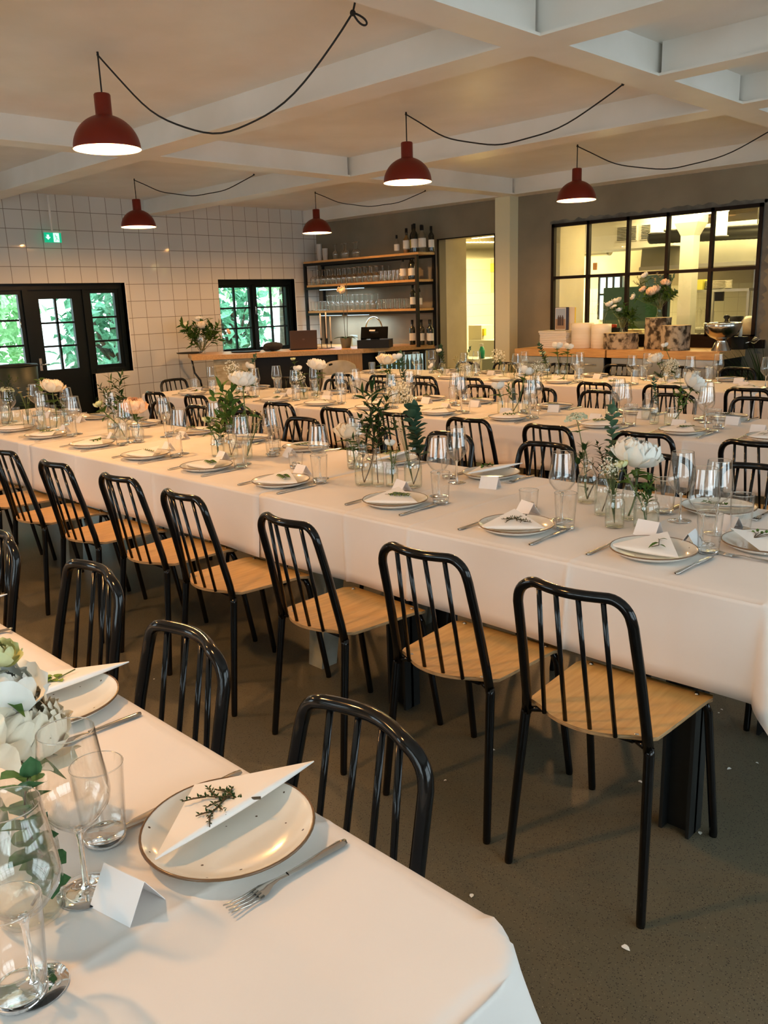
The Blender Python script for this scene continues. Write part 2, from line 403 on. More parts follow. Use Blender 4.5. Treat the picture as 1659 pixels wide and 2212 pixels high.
glazed(d1, 4.85, D1-.05, .83, 1.76, 1, 3, XW)
leaf_ = MB().box(XW-.03, XW+.02, 4.14, 4.27, .01, 1.76).box(XW-.03, XW+.02, 4.665, 4.79, .01, 1.76).box(XW-.03, XW+.02, 4.27, 4.665, 1.66, 1.76).box(XW-.03, XW+.02, 4.27, 4.665, .01, .86) \
    .box(XW-.02, XW+.012, 4.455, 4.48, .86, 1.66).box(XW-.02, XW+.012, 4.27, 4.665, 1.115, 1.137).box(XW-.02, XW+.012, 4.27, 4.665, 1.38, 1.402).build('door_leaf', M_frame, d1)
MB().box(XW-.008, XW-.002, 4.27, 4.665, .86, 1.66).build('glass', M_pane, leaf_)
MB().tube([(XW+.02, 4.20, .93), (XW+.07, 4.20, .93), (XW+.07, 4.28, .93)], .009).box(XW+.02, XW+.028, 4.185, 4.215, .86, 1.0).build('handle', M_steel, leaf_)
MB().tube([(XW+.04, 4.02, 1.35), (XW+.055, 4.02, 1.39), (XW+.04, 4.02, 1.44)], .006).build('window_catch', M_steel, d1)
w1 = sroot('window_1')
MB().box(XW-.06, XW+.05, W0, W0+.04, .86, 1.86).box(XW-.06, XW+.05, W1-.05, W1, .86, 1.86).box(XW-.06, XW+.05, W0+.04, W1-.05, 1.79, 1.86).box(XW-.06, XW+.05, W0+.04, W1-.05, .86, .91).box(XW-.06, XW+.05, 7.26, 7.31, .91, 1.79).build('frame', M_frame, w1)
glazed(w1, W0+.04, 7.26, .91, 1.79, 2, 3, XW, .035)
glazed(w1, 7.31, W1-.05, .91, 1.79, 2, 3, XW, .035)
MB().tube([(XW+.06, 7.28, 1.50), (XW+.08, 7.28, 1.47), (XW+.07, 7.28, 1.40)], .007).build('window_catch', M_steel, w1)
# kitchen wall
KX0, KX1, KZ0, KZ1 = -5.60, -3.28, 1.06, 2.28; PX0, PX1, PZ = -7.31, -6.38, 2.245
wk = MB()
for x0, x1, z0, z1 in ((XL-.3, PX0, 0, ZC), (PX0, PX1, PZ, ZC), (PX1, KX0, 0, ZC), (KX0, KX1, 0, KZ0), (KX0, KX1, KZ1, ZC), (KX1, XR+.3, 0, ZC)):
    wk.box(x0, x1, YK, YK+.16, z0, z1)
struct('wall_back', wk, M_conc)
# ragged darker plaster round the steel window
rg = MB(); r2 = random.Random(3)
def ragged(p, q, w, nrm):
    n = 46; rows = []
    for i in range(n+1):
        t = i/n; P = Vector(p).lerp(Vector(q), t); o = w*(.45+.8*r2.random()); rows.append([P, P+Vector(nrm)*o])
    rg.grid(rows)
ragged((KX0-.03, YK-.003, KZ1), (KX1+.03, YK-.003, KZ1), .045, (0, 0, 1)); ragged((KX1, YK-.003, KZ1+.03), (KX1, YK-.003, .9), .07, (1, 0, 0))
struct('trim_14', rg, M_concd)
w2 = sroot('window_2'); f = MB(); a, b = YK-.02, YK+.03
M_ksteel = mat('dark_brown_steel', (.012, .007, .005), .55, spec=.15)
f.box(KX0, KX0+.035, a, b, KZ0, KZ1).box(KX1-.035, KX1, a, b, KZ0, KZ1).box(KX0, KX1, a, b, KZ1-.035, KZ1).box(KX0, KX1, a, b, KZ0-.03, KZ0+.02)
for xx in (-5.135, -4.66, -4.22, -3.76): f.box(xx-.016, xx+.016, a, b, KZ0, KZ1)
f.box(KX0, KX1, a+.002, b-.002, 1.685, 1.717)
fr_ = f.build('window_frame', M_ksteel, w2)
MB().box(KX0+.02, KX1-.02, YK+.003, YK+.007, KZ0, KZ1-.02).build('glass', M_kpane, fr_)
struct('trim_15', MB().box(-4.75, KX1+.1, YK-.025, YK-.002, .95, KZ0-.03), M_ksteel)
d2 = sroot('door_2')
MB().box(PX1-.03, PX1, YK-.012, YK+.17, 0, PZ).box(PX0, PX0+.015, YK-.012, YK+.015, 0, PZ).box(PX0, PX1, YK-.008, YK+.02, PZ-.012, PZ).build('door_frame', M_ksteel, d2)
MB().box(PX1-.04, PX1-.03, YK+.02, YK+.05, 1.35, 1.55).build('strike_plate', M_steelk, d2)
# walls of the passage and of the kitchen
struct('wall_passage', MB().box(PX0-.14, PX0, YK+.16, 8.97, 0, ZC), M_plast)
struct('wall_partition', MB().box(-5.86, -5.70, YK+.16, 9.24, 0, ZC), M_plast)
kt = MB().box(-9.9, 2.3, 12.6, 12.8, 0, 1.6); struct('wall_kitchen_back', kt, M_ktile)
struct('wall_kitchen_upper', MB().box(-9.9, 2.3, 12.6, 12.8, 1.6, ZC), M_plast)
struct('wall_kitchen_side', MB().box(-9.92, -9.7, YK+.16, 12.8, 0, ZC), M_ktile)
struct('trim_16', MB().box(-9.7, 2.3, 9.9, 10.12, 2.58, ZC).box(-9.7, 2.3, 11.5, 11.72, 2.58, ZC), M_white)
# soffit of the doorway
struct('trim_17', MB().box(PX0-.14, -5.7, YK+.16, 8.72, PZ, ZC), M_plast)
# right wall and wall behind the camera, each with big windows towards the street
wr = MB()
ops = ((-.4, 2.2), (3.0, 5.6), (6.4, 8.0)); ys = [YF-.3]
for a, b in ops: ys += [a, b]
ys.append(13.2)
for i in range(0, len(ys), 2): wr.box(XR, XR+.25, ys[i], ys[i+1], 0, ZC)
for a, b in ops: wr.box(XR, XR+.25, a, b, 0, .8); wr.box(XR, XR+.25, a, b, 2.3, ZC)
struct('wall_right', wr, M_rwall)
wf = MB(); xs = [XL-.3, -7.6, -4.8, -2.4, .4, XR+.25]
for i in (0, 2, 4): wf.box(xs[i], xs[i+1], YF-.25, YF, 0, ZC)
for i in (1, 3): wf.box(xs[i], xs[i+1], YF-.25, YF, 0, .8); wf.box(xs[i], xs[i+1], YF-.25, YF, 2.2, ZC)
struct('wall_front', wf, M_rwall)
# window bars of those windows (they show as reflections in the glasses)
for i, (a, b) in enumerate(ops):
    m_ = MB()
    for k in range(0, 5): c = a+(b-a)*k/4; m_.box(XR+.01, XR+.05, c-.03, c+.03, .8, 2.3)
    for c in (.82, 1.3, 1.8, 2.28): m_.box(XR+.01, XR+.05, a, b, c-.02, c+.02)
    struct('window_%d' % (3+i), m_, M_frame)
for i, k in enumerate((1, 3)):
    m_ = MB(); a, b = xs[k], xs[k+1]
    for q in range(0, 5): c = a+(b-a)*q/4; m_.box(c-.03, c+.03, YF-.05, YF-.01, .8, 2.2)
    for c in (.82, 1.5, 2.18): m_.box(a, b, YF-.05, YF-.01, c-.02, c+.02)
    struct('window_%d' % (6+i), m_, M_frame)

# ================================================================== outside
M_grav = mat('pale_gravel', (.62, .64, .60), .9)
struct('ground_outside', MB().box(-40, XL-.3, -20, 30, -.3, -.12), M_grav)
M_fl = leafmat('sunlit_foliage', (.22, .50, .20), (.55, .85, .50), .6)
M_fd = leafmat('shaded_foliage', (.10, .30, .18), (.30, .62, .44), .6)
M_trunk = noisecol(mat('tree_bark', (.1, .08, .05), .9), (.05, .04, .03), (.13, .10, .07), 10, 5)
def tree(x, y, zc, R, H, n, m, label, seed, trunk=True):
    r = random.Random(seed); t = thing('leafy_tree', label, 'tree', (x, y, -.12), 0, 'trees in the garden')
    b = MB()
    for i in range(n):
        u = Vector((r.gauss(0, 1), r.gauss(0, 1), r.gauss(0, 1))).normalized(); q = r.random()**.35
        p = Vector((u.x*R*q, u.y*R*q, zc+u.z*H*q)); d = Vector((r.gauss(0, 1), r.gauss(0, 1), r.gauss(0, .7)-.4))
        L = .16+.14*r.random(); b.leaf(p, d, (r.random(), r.random(), 1), L, L*.6, 0, .2, 'round', 2)
    b.build('foliage', m, t)
    tr = MB().tube([(0, 0, 0), (.05, .03, zc*.6), (0, 0, zc+H*.3)], [.13, .10, .05])
    for k in range(5):
        a = k*1.3; tr.tube([(0, 0, zc*.7), (math.cos(a)*R*.4, math.sin(a)*R*.4, zc), (math.cos(a)*R*.7, math.sin(a)*R*.7, zc+H*.4)], [.05, .03, .012], 6)
    tr.build('trunk', M_trunk, t)
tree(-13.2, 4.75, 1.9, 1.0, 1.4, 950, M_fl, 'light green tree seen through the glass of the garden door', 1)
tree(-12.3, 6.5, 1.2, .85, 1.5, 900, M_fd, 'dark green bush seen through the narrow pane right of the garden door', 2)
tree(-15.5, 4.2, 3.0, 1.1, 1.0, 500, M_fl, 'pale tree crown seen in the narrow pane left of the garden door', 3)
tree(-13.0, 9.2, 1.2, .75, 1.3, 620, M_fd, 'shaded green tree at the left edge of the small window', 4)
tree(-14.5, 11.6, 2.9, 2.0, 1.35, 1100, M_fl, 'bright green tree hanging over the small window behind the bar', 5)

# ================================================================== pendant lamps
def make_lamp():
    t = thing('pendant_lamp', 'proto lamp', 'pendant lamp', (0, 0, 0), 0, 'dark red dome pendants')
    R = .172; prof = []
    for i in range(19):
        a = PI/2*i/18; prof.append((max(R*math.cos(a), .043), .168*math.sin(a)))
        if R*math.cos(a) < .043: break
    MB().lathe([(R, 0)]+prof[1:]+[(.042, .170), (.042, .262), (.038, .268), (.0, .268)], 40).build('lamp_shade', M_red, t)
    inn = [(R-.0005, -.0005)]+[(max(r-.004, .04), z-.004) for r, z in prof[1:]]+[(.0, .158)]
    MB().lathe(inn, 40).build('shade_lining', M_lampin, t)
    MB().blob((0, 0, .092), .030, seg=12, rings=8).build('light_bulb', M_bulb, t)
    MB().tube([(0, 0, .266), (0, 0, .46)], .0042, 8).build('hanging_cord', M_cord, t)
    MB().tube([(0, 0, .44), (.008, 0, .452), (0, 0, .466), (-.008, 0, .452), (0, 0, .44)], .003, 6).tube([(0, 0, .458), (0, 0, .47)], .006, 8).build('ceiling_hook', M_blackmat, t)
    return first(t)
lamp = make_lamp()
def pendant(x, y, label, ends=None, sag=.30, knot=False, lab2='', swag=None):
    place(lamp, (x, y, 2.325), 0, label)
    l = bpy.data.lights.new('pendant_light', 'POINT'); l.energy = P_LAMP; l.color = WARM; l.shadow_soft_size = .045
    o = bpy.data.objects.new('pendant_light', l); o.location = (x, y, 2.325+.050); col.objects.link(o)
    if ends:
        A = Vector((x, y, 2.775)); B = Vector(ends); pts = []
        n = 28
        for i in range(n+1):
            q = i/n; p = A.lerp(B, q); p.z -= 4*sag*q*(1-q)*(1+.0*q); p.x += .006*math.sin(q*17); p.z += .004*math.sin(q*23); pts.append(p)
        c = MB().tube(pts, .0045, 8)
        if knot:
            E = B; k = [E, E+Vector((.01, .0, .03)), E+Vector((-.01, .01, .06))]
            c.tube([E+Vector((.036*math.sin(PI*q/14)*(1+.5*math.cos(PI*q/14)), .045*math.sin(PI*q/14), -.085*math.sin(PI*q/28)**1.3-.0*q+.085*(q/14)**3)) for q in range(15)], .0045, 8)
            c.blob(E, .013, seg=10, rings=7); c.tube([E, E+Vector((.012, .008, .05)), Vector((E.x+.02, E.y+.015, ZC))], .0045, 8)
        else: c.blob(B, .009, seg=8, rings=6)
        tag(c.build('swagged_cord', M_cord), lab2, 'cord', 'cords of the pendants')
E1 = at_z(762, 28, 2.70)
pendant(-4.35, 2.38, 'large dark red dome pendant nearest the camera, upper left', tuple(E1), .42, True, 'black cord from the nearest pendant looping to a knot at the ceiling')
pendant(-4.37, 4.71, 'dark red dome pendant above the third table, right of centre', (-2.62, 4.60, 2.63), .25, False, 'black cord swagged from the central pendant to the ceiling beam')
pendant(-4.36, 6.91, 'dark red dome pendant hanging in front of the kitchen window', (-2.62, 6.95, 2.70), .25, False, 'black cord swagged to the right edge from the kitchen window pendant')
pendant(-8.12, 4.70, 'dark red dome pendant hanging before the tiled wall, left side', (-7.22, 5.52, 2.78), .17, False, 'black cord swagged from the pendant before the tiled wall')
pendant(-7.96, 6.97, 'dark red dome pendant hanging in front of the bar shelves', (-7.14, 8.0, 2.775), .16, False, 'black cord swagged above the bar shelves')
# unseen pendants: first one added to light the foreground table, others continue the rows
for x, y, lab in ((-2.0, .1, 'dark red dome pendant above the foreground table, over the camera view'), (-4.35, .1, 'dark red dome pendant over the far end of the foreground table'), (-8.1, 2.4, 'dark red dome pendant at the tiled wall left of the garden door')):
    pendant(x, y, lab)
# ================================================================== TABLES AND CLOTHS
TZ = .75
def frame2(cx, cy, ang): return Matrix.Translation((cx, cy, 0)) @ Matrix.Rotation(ang, 4, 'Z')
def table(label, M, L, W, legs, lm, group='long banquet tables'):
    """L along local x, W along local y, origin at the middle of the table"""
    t = bpy.data.objects.new('banquet_table', None); col.objects.link(t); t.matrix_world = M; tag(t, label, 'table', group)
    q = .05; hx, hy = L/2-.02, W/2-.02
    MB().prism([(-hx+q, -hy), (hx-q, -hy), (hx, -hy+q), (hx, hy-q), (hx-q, hy), (-hx+q, hy), (-hx, hy-q), (-hx, -hy+q)], .705, TZ-.006).build('tabletop', M_oakdark, t)
    MB().box(-L/2+.08, L/2-.08, -W/2+.10, -W/2+.12, .65, .705).box(-L/2+.08, L/2-.08, W/2-.12, W/2-.10, .65, .705).build('apron', M_steelleg, t)
    for i, (x, y, s) in enumerate(legs):
        m = lm[i] if isinstance(lm, list) else lm
        if m is M_zinc:
            b = MB(); a, c = .055, .042; dx = -.10 if x < 0 else .10
            b.add([(x-c, y-c, 0), (x+c, y-c, 0), (x+c, y+c, 0), (x-c, y+c, 0), (x-a+dx, y-a, .705), (x+a+dx, y-a, .705), (x+a+dx, y+a, .705), (x-a+dx, y+a, .705)], [(3,2,1,0),(4,5,6,7),(0,1,5,4),(1,2,6,5),(2,3,7,6),(3,0,4,7)], 0, False)
        else:
            b = MB().box(x-s, x+s, y-.006, y+.006, 0, .705).box(x-s, x-s+.01, y-.04, y+.04, 0, .705).box(x+s-.01, x+s, y-.04, y+.04, 0, .705)
        b.build('leg', m, t)
    return t
def cloth(label, M, x0, x1, y0, y1, hang, end0, end1, creases=(), seed=1, z=TZ, flare=.12, xc=(), m=None, rc=.03):
    """tablecloth over the rectangle; end0/end1: does it fall over that short end too"""
    r = random.Random(seed); R = .018
    def axis(a, b, e0, e1, n):
        out = []
        if e0: out += [a-hang*q for q in (1, .85, .7, .55, .4, .28, .18, .1, .05, .02)]
        k = max(2, int((b-a)/n)); out += [a+(b-a)*i/k for i in range(k+1)]
        if e1: out += [b+hang*q for q in (.02, .05, .1, .18, .28, .4, .55, .7, .85, 1)]
        return out
    xs = axis(x0, x1, end0, end1, .05); ys = axis(y0, y1, True, True, .05)
    for c in creases: xs += [c-.012, c-.006, c, c+.006, c+.012]
    for q in (.012, .024, .036, .05, .065, .08, .095):
        if end1: xs.append(x1-q)
        if end0: xs.append(x0+q)
        ys += [y0+q, y1-q]
    ys = sorted(set(round(q, 5) for q in ys))
    xs = sorted(set(round(q, 5) for q in xs))
    ph = [r.random()*6 for _ in range(6)]; rows = []
    for s in xs:
        row = []
        for t in ys:
            ox = max(0, s-x1)-max(0, x0-s); oy = max(0, t-y1)-max(0, y0-t)
            lo = x0+rc if end0 else x0-9; hi = x1-rc if end1 else x1+9
            bx = min(max(s, lo), hi); by = min(max(t, y0+rc), y1-rc); ox = s-bx; oy = t-by
            d = math.hypot(ox, oy); d0 = min(d, rc)
            if d > 1e-9: bx += ox/d*d0; by += oy/d*d0
            ux, uy = (ox/d, oy/d) if d > 1e-9 else (0, 0); d = max(0, d-rc)
            cr = 0
            for c in creases: cr = max(cr, 1-abs(s-c)/.0125)
            for c in xc: cr = max(cr, .6*(1-abs(t-c)/.03))
            if d < 1e-9:
                # soft folds on the table, weaker towards the middle
                zz = z+.0022*max(cr, 0)*1.0+.0006*(1+math.sin(s*5+ph[0])*math.sin(t*7+ph[1]))
                e = min([t-y0, y1-t]+([x1-s] if end1 else [])+([s-x0] if end0 else []))
                if e < R: zz -= R*(1-math.sqrt(max(0, 1-((R-e)/R)**2)))*.35
                row.append(Vector((bx, by, zz)))
            else:
                corner = abs(ux*uy)*2
                wav = .010*math.sin(s*3.1+ph[2])+.006*math.sin(s*9+ph[3]) if abs(uy) > .5 else .010*math.sin(t*8+ph[4])
                fl = .006+.10*d*(.35+.65*flare/.12*corner**1.5*3)*1.0 + wav*min(1, d/hang)
                if corner > .02: fl += corner*.10*d*math.sin(3*math.atan2(uy, ux)+ph[5])
                fl += .009*max(cr, 0)*min(1, d/.05)
                dz = math.sqrt(max(0, d*d-min(fl, d*.8)**2))
                dz = max(dz, .0)
                row.append(Vector((bx+ux*fl, by+uy*fl, z-.35*R*min(1, d/R)-dz+.002)))
        rows.append(row)
    o = MB().grid(rows).build('tablecloth', m or M_cloth); o.matrix_world = M
    sd = o.modifiers.new('thickness', 'SOLIDIFY'); sd.thickness = .0012; sd.offset = 1
    tag(o, label, 'tablecloth', 'white tablecloths'); return o
I4 = Matrix.Identity(4)
# table 1: in the foreground
T1X, T1Y0, T1Y1 = -.485, -.22, .712
table('banquet table in the foreground under the nearest white cloth', frame2(-1.78, .25, 0), 2.42, .92, [(1.1, .35, .045), (1.1, -.35, .045), (-1.1, .35, .045), (-1.1, -.35, .045)], M_steelleg)
table('banquet table behind the nearest one at the left edge of the frame', frame2(-4.25, .25, 0), 2.5, .92, [(1.1, .35, .045), (1.1, -.35, .045), (-1.1, .35, .045), (-1.1, -.35, .045)], M_steelleg)
cloth('white tablecloth in the foreground with a crease and a corner falling at bottom right', I4, -5.5, T1X, T1Y0, T1Y1, .27, True, True, (-.86, -1.72, -2.6, -3.5), 3, rc=.075)
# table 2: the long one in the middle
table('long table nearest the camera in the middle, standing on dark steel legs, right part', frame2(-1.63, 2.50, 0), 1.84, .92, [(.70, -.41, .045), (.70, .30, .045), (-.43, -.37, .045), (-.80, .30, .045)], [M_steelleg]*4)
table('middle part of the second long table, on galvanised tapering legs', frame2(-3.6, 2.50, 0), 2.1, .92, [(1.02, -.33, .05), (-.51, -.05, .05), (1.02, .33, .05), (-1.0, .33, .05)], [M_zinc, M_zinc, M_zinc, M_zinc])
table('left part of the second long table, on galvanised tapering legs', frame2(-5.8, 2.50, 0), 2.3, .92, [(.9, -.34, .05), (-1.0, -.34, .05), (.9, .33, .05), (-1.0, .33, .05)], [M_zinc]*4)
cloth('white tablecloth on the right part of the second table, corner hanging down', I4, -2.76, -.70, 2.03, 2.97, .262, False, True, (-1.28, -1.92, -2.24), 5, TZ, .14)
cloth('white tablecloth on the middle part of the second table, between two seams', I4, -5.0, -2.755, 2.03, 2.97, .262, False, False, (-3.6, -4.4), 6, TZ-.001)
cloth('white tablecloth on the far left part of the second table', I4, -6.95, -4.995, 2.03, 2.97, .262, True, False, (-5.15, -6.1), 7, TZ-.002)
# table 3
A3, A4 = math.atan(.05), math.atan(.08)
M3 = frame2(-4.0, 4.58, A3); M4 = frame2(-4.0, 6.77, A4)
for k, (cx, L, lab) in enumerate(((-2.05, 2.1, 'left part of the third long table, by the tiled wall'), (.15, 2.3, 'middle part of the third long table'), (2.3, 2.0, 'right part of the third long table'))):
    table(lab, M3 @ Matrix.Translation((cx, 0, 0)), L, .92, [(a*(L/2-.15), b*.34, .045) for a in (1, -1) for b in (1, -1)], M_steelleg)
cloth('white tablecloth on the left part of the third table, its end towards the garden door', M3, -3.10, -1.0, -.47, .47, .25, True, False, (-2.2, -1.6), 8)
cloth('white tablecloth on the middle part of the third table', M3, -1.005, 1.3, -.47, .47, .25, False, False, (-.3, .5), 9, TZ-.001)
cloth('white tablecloth on the right part of the third table', M3, 1.295, 3.3, -.47, .47, .25, False, True, (2.0,), 10, TZ-.002)
for k, (cx, L, lab) in enumerate(((-1.85, 2.2, 'left part of the back table, near the bar'), (.4, 2.3, 'middle part of the back table, before the kitchen door'), (2.5, 1.9, 'right part of the back table, before the kitchen counter'))):
    table(lab, M4 @ Matrix.Translation((cx, 0, 0)), L, .94, [(a*(L/2-.15), b*.34, .045) for a in (1, -1) for b in (1, -1)], M_steelleg)
cloth('white tablecloth on the left part of the back table, near the bar', M4, -2.95, -.75, -.49, .49, .25, True, False, (-1.8,), 11)
cloth('white tablecloth on the middle part of the back table', M4, -.755, 1.5, -.49, .49, .25, False, False, (.5,), 12, TZ-.001)
cloth('white tablecloth on the right part of the back table, before the kitchen counter', M4, 1.495, 3.4, -.49, .49, .25, False, True, (2.4,), 13, TZ-.002)

# ================================================================== CHAIRS
def make_chair():
    t = thing('dining_chair', 'proto chair', 'chair', (0, 0, 0), 0, 'black tubular chairs')
    r = .0126
    # seat: plywood shell, rounded behind, slightly dished
    def seat_row(q):
        return q
    rows_t = []; n = 14; m_ = 12
    def half(v):   # half width along the depth v 0 (rear) .. 1 (front)
        if v < .16: return .125+.051*math.sin(PI/2*v/.16)**.6
        return .176+.020*(v-.16)/.84
    for i in range(n+1):
        v = i/n; h = half(v); row = []
        if v > .93: h *= 1-.06*((v-.93)/.07)**2
        for j in range(m_+1):
            u = -1+2*j/m_; y = -.222+v*.405+.045*abs(u)**2.2*max(0, 1-v/.45)**1.3
            # rear edge bows outwards in the middle
            z = .468-.010*math.cos(u*PI/2)*math.sin(PI*v)-.012*max(0, v-.85)/.15*(1)+.006*max(0, .15-v)/.15
            row.append(Vector((u*h, y, z)))
        rows_t.append(row)
    b = MB().grid(rows_t, 0); low = [[p+Vector((0, 0, -.010)) for p in row][::-1] for row in rows_t]
    b.grid(low, 0)
    ring = [rows_t[0][j] for j in range(m_+1)]+[rows_t[i][m_] for i in range(1, n+1)]+[rows_t[n][j] for j in range(m_-1, -1, -1)]+[rows_t[i][0] for i in range(n-1, 0, -1)]
    k = len(ring); vs = ring+[p+Vector((0, 0, -.010)) for p in ring]
    b.add(vs, [(i, k+i, k+(i+1) % k, (i+1) % k) for i in range(k)], 1, False)
    seat = b.build('seat', [M_ply, M_edge], t)
    sc = MB()
    for x, y in ((-.13, -.155), (.13, -.155), (-.155, .145), (.155, .145)): sc.lathe([(.0, .004), (.005, .003), (.007, 0)], 8, 0, (x, y, .466))
    sc.build('screw', M_steel, seat)
    # back frame: both uprights and the curved top rail are one bent tube
    def up(s): return [Vector((s*.170, -.172, .438)), Vector((s*.165, -.180, .50)), Vector((s*.158, -.215, .66)), Vector((s*.152, -.244, .775))]
    pts = up(-1); rc = .055
    for i in range(1, 8):
        a = PI/2*i/8; pts.append(Vector((-.150+rc*(1-math.cos(a)), -.246-.006*math.sin(a), .780+rc*math.sin(a))))
    for i in range(0, 9):
        u = -1+2*i/8; pts.append(Vector((u*.095, -.255-.022*math.cos(u*PI/2), .836)))
    for i in range(7, 0, -1):
        a = PI/2*i/8; pts.append(Vector((.150-rc*(1-math.cos(a)), -.246-.006*math.sin(a), .780+rc*math.sin(a))))
    pts += up(1)[::-1]
    MB().tube(pts, r*1.05, 10).build('back_frame', M_black, t)
    for u0, u1 in ((-.084, -.098), (-.029, -.034), (.029, .034), (.084, .098)):
        c = math.cos(u0/.095*PI/2); MB().tube([(u0, -.255-.022*c, .832), (u1, -.208+.010*abs(u0)/.084-.004, .470)], [.0065, .0058], 8).build('back_spindle', M_black, t)
    for s in (-1, 1):
        MB().tube([(s*.170, -.172, .452), (s*.172, -.174, .435), (s*.192, -.222, .008), (s*.192, -.222, 0)], [r*1.05, r*1.05, r*.92, r*.85], 10) \
            .tube([(s*.165, -.174, .450), (s*.120, -.150, .452)], .008, 6).build('leg', M_black, t)
        MB().tube([(s*.10, .160, .446), (s*.145, .162, .446), (s*.168, .166, .436), (s*.178, .172, .41), (s*.190, .240, .01), (s*.190, .240, 0)], [r*.9, r*.9, r*.9, r*.92, r*.9, r*.85], 10).build('leg', M_black, t)
    MB().tube([(-.11, .160, .446), (.11, .160, .446)], r*.85, 8).tube([(-.12, -.150, .448), (.12, -.150, .448)], r*.8, 8) \
        .tube([(-.10, -.15, .448), (-.10, .16, .446)], r*.7, 6).tube([(.10, -.15, .448), (.10, .16, .446)], r*.7, 6).build('seat_frame', M_black, t)
    return first(t)
chair = make_chair()
ORD = ['first', 'second', 'third', 'fourth', 'fifth', 'sixth', 'seventh', 'eighth', 'ninth', 'tenth', 'eleventh', 'twelfth', 'thirteenth', 'fourteenth']
def row_of_chairs(lst, face, phrase, grp, jit=.03, seed=1, cat_note=''):
    r = random.Random(seed)
    for i, (x, yb) in enumerate(lst):
        a = (0 if face > 0 else PI)+(r.random()-.5)*jit*2
        y = yb+.265*face
        place(chair, (x, y, 0), a, 'black tubular chair, %s from the right %s' % (ORD[i], phrase), grp)
row_of_chairs([(-1.02, 1.60), (-1.50, 1.61), (-2.05, 1.60), (-2.66, 1.60), (-3.19, 1.62), (-3.74, 1.60), (-4.31, 1.60), (-4.86, 1.60), (-5.42, 1.6)], 1, 'on the near side of the second table', 'chairs on the near side of the second table', .05, 2)
row_of_chairs([(-.93, .865), (-1.47, .872), (-2.06, .965), (-2.63, .94)], -1, 'along the foreground table', 'chairs along the foreground table', .04, 4)
row_of_chairs([(-1.21, 3.27), (-1.62, 3.26), (-2.17, 3.25), (-2.76, 3.25), (-3.34, 3.23), (-3.87, 3.22), (-4.45, 3.24), (-5.01, 3.24), (-5.50, 3.25), (-6.1, 3.23)], -1, 'on the far side of the second table', 'chairs on the far side of the second table', .05, 6)
row_of_chairs([(-1.44, 3.77), (-1.98, 3.74), (-2.49, 3.71), (-3.03, 3.70), (-3.57, 3.66), (-4.07, 3.64), (-4.69, 3.64), (-5.22, 3.62), (-5.70, 3.63), (-6.25, 3.60)], 1, 'on the near side of the third table', 'chairs on the near side of the third table', .05, 8)
row_of_chairs([(-1.55, 5.42), (-2.06, 5.38), (-2.58, 5.34), (-3.12, 5.30), (-3.60, 5.27), (-4.12, 5.23), (-4.68, 5.18), (-5.16, 5.14), (-5.62, 5.08), (-6.27, 5.03)], -1, 'on the far side of the third table', 'chairs on the far side of the third table', .05, 10)
row_of_chairs([(-1.8, 5.9), (-2.32, 5.86), (-2.92, 5.82), (-3.45, 5.78), (-4.03, 5.72), (-4.62, 5.68), (-5.10, 5.63), (-5.57, 5.56), (-6.04, 5.50)], 1, 'on the near side of the back table', 'chairs on the near side of the back table', .05, 12)
row_of_chairs([(-2.45, 7.44), (-3.02, 7.44), (-3.55, 7.40), (-4.14, 7.40), (-4.75, 7.33), (-5.38, 7.24), (-5.80, 7.15)], -1, 'on the far side of the back table', 'chairs on the far side of the back table', .05, 14)
place(chair, (-6.98, 4.42, 0), -PI/2+.1, 'black tubular chair at the left end of the third table', 'chairs at the table ends')
place(chair, (-6.93, 6.42, 0), -PI/2-.35, 'black tubular chair under the beige coat at the left end of the back table', 'chairs at the table ends')
# coat over that chair
def make_coat():
    rows = []
    n, m_ = 16, 18
    for i in range(n+1):
        s = -1+2*i/n     # front .. over the top .. back
        row = []
        for j in range(m_+1):
            u = -1+2*j/m_; w = .20+.03*abs(s)
            x = u*w; top = .865-.055*abs(u)**2.4
            if abs(s) < .25: y = -.27+.10*s/.25*.3; z = top-.03*(s/.25)**2
            else:
                q = (abs(s)-.25)/.75; y = -.27+(.030+.05*q)*(1 if s > 0 else -1); z = top-.03-q*.26-.05*q*math.cos(u*5)
            y += .010*math.sin(u*9+s*3)
            row.append(Vector((x, y, z)))
        rows.append(row)
    b = MB().grid(rows); o = b.build('coat', noisecol(mat('beige_wool', (.42, .38, .30), .9), (.36, .32, .25), (.46, .42, .34), 8))
    sd = o.modifiers.new('thickness', 'SOLIDIFY'); sd.thickness = .006
    o.location = (-6.93, 6.42, .012); o.rotation_euler = (0, 0, -PI/2-.35); tag(o, 'beige coat hung over a chair back at the end of the back table', 'coat')
make_coat()
# petals on the floor
pt = 0
PL = [(1342, 2043), (1018, 1939), (1070, 1620), (1378, 1687), (1513, 1803), (1580, 1660), (1632, 1647), (332, 1468), (965, 1685), (1556, 1532), (1553, 1541)]
names = ['largest white petal lying on the floor at bottom right', 'white petal on the floor near the foreground table corner', 'white petal on the floor between the two nearest right chairs',
 'tiny white petal on the floor beneath the rightmost chair seat', 'white petal beside the front leg of the rightmost chair', 'white petal on the floor under the hanging cloth corner', 'speck of petal at the right frame edge beneath the cloth corner',
 'white petal on the floor behind the second foreground chair', 'tiny petal between the legs of the middle row chairs', 'upper white petal on the floor under the second table right end', 'lower white petal on the floor under the second table right end']
for i, (u, v) in enumerate(PL):
    p = at_z(u, v, .002); s = .011 if i == 0 else .008 if i < 6 else .005
    b = MB(); d = Vector((math.cos(i*2.1), math.sin(i*2.1), .25)); b.leaf((0, 0, 0), d, (0, 0, 1), s*2, s*1.4, 0, .3, 'round', 4)
    o = b.build('petal', M_pw, None, p); tag(o, names[i], 'petal', 'petals on the floor')
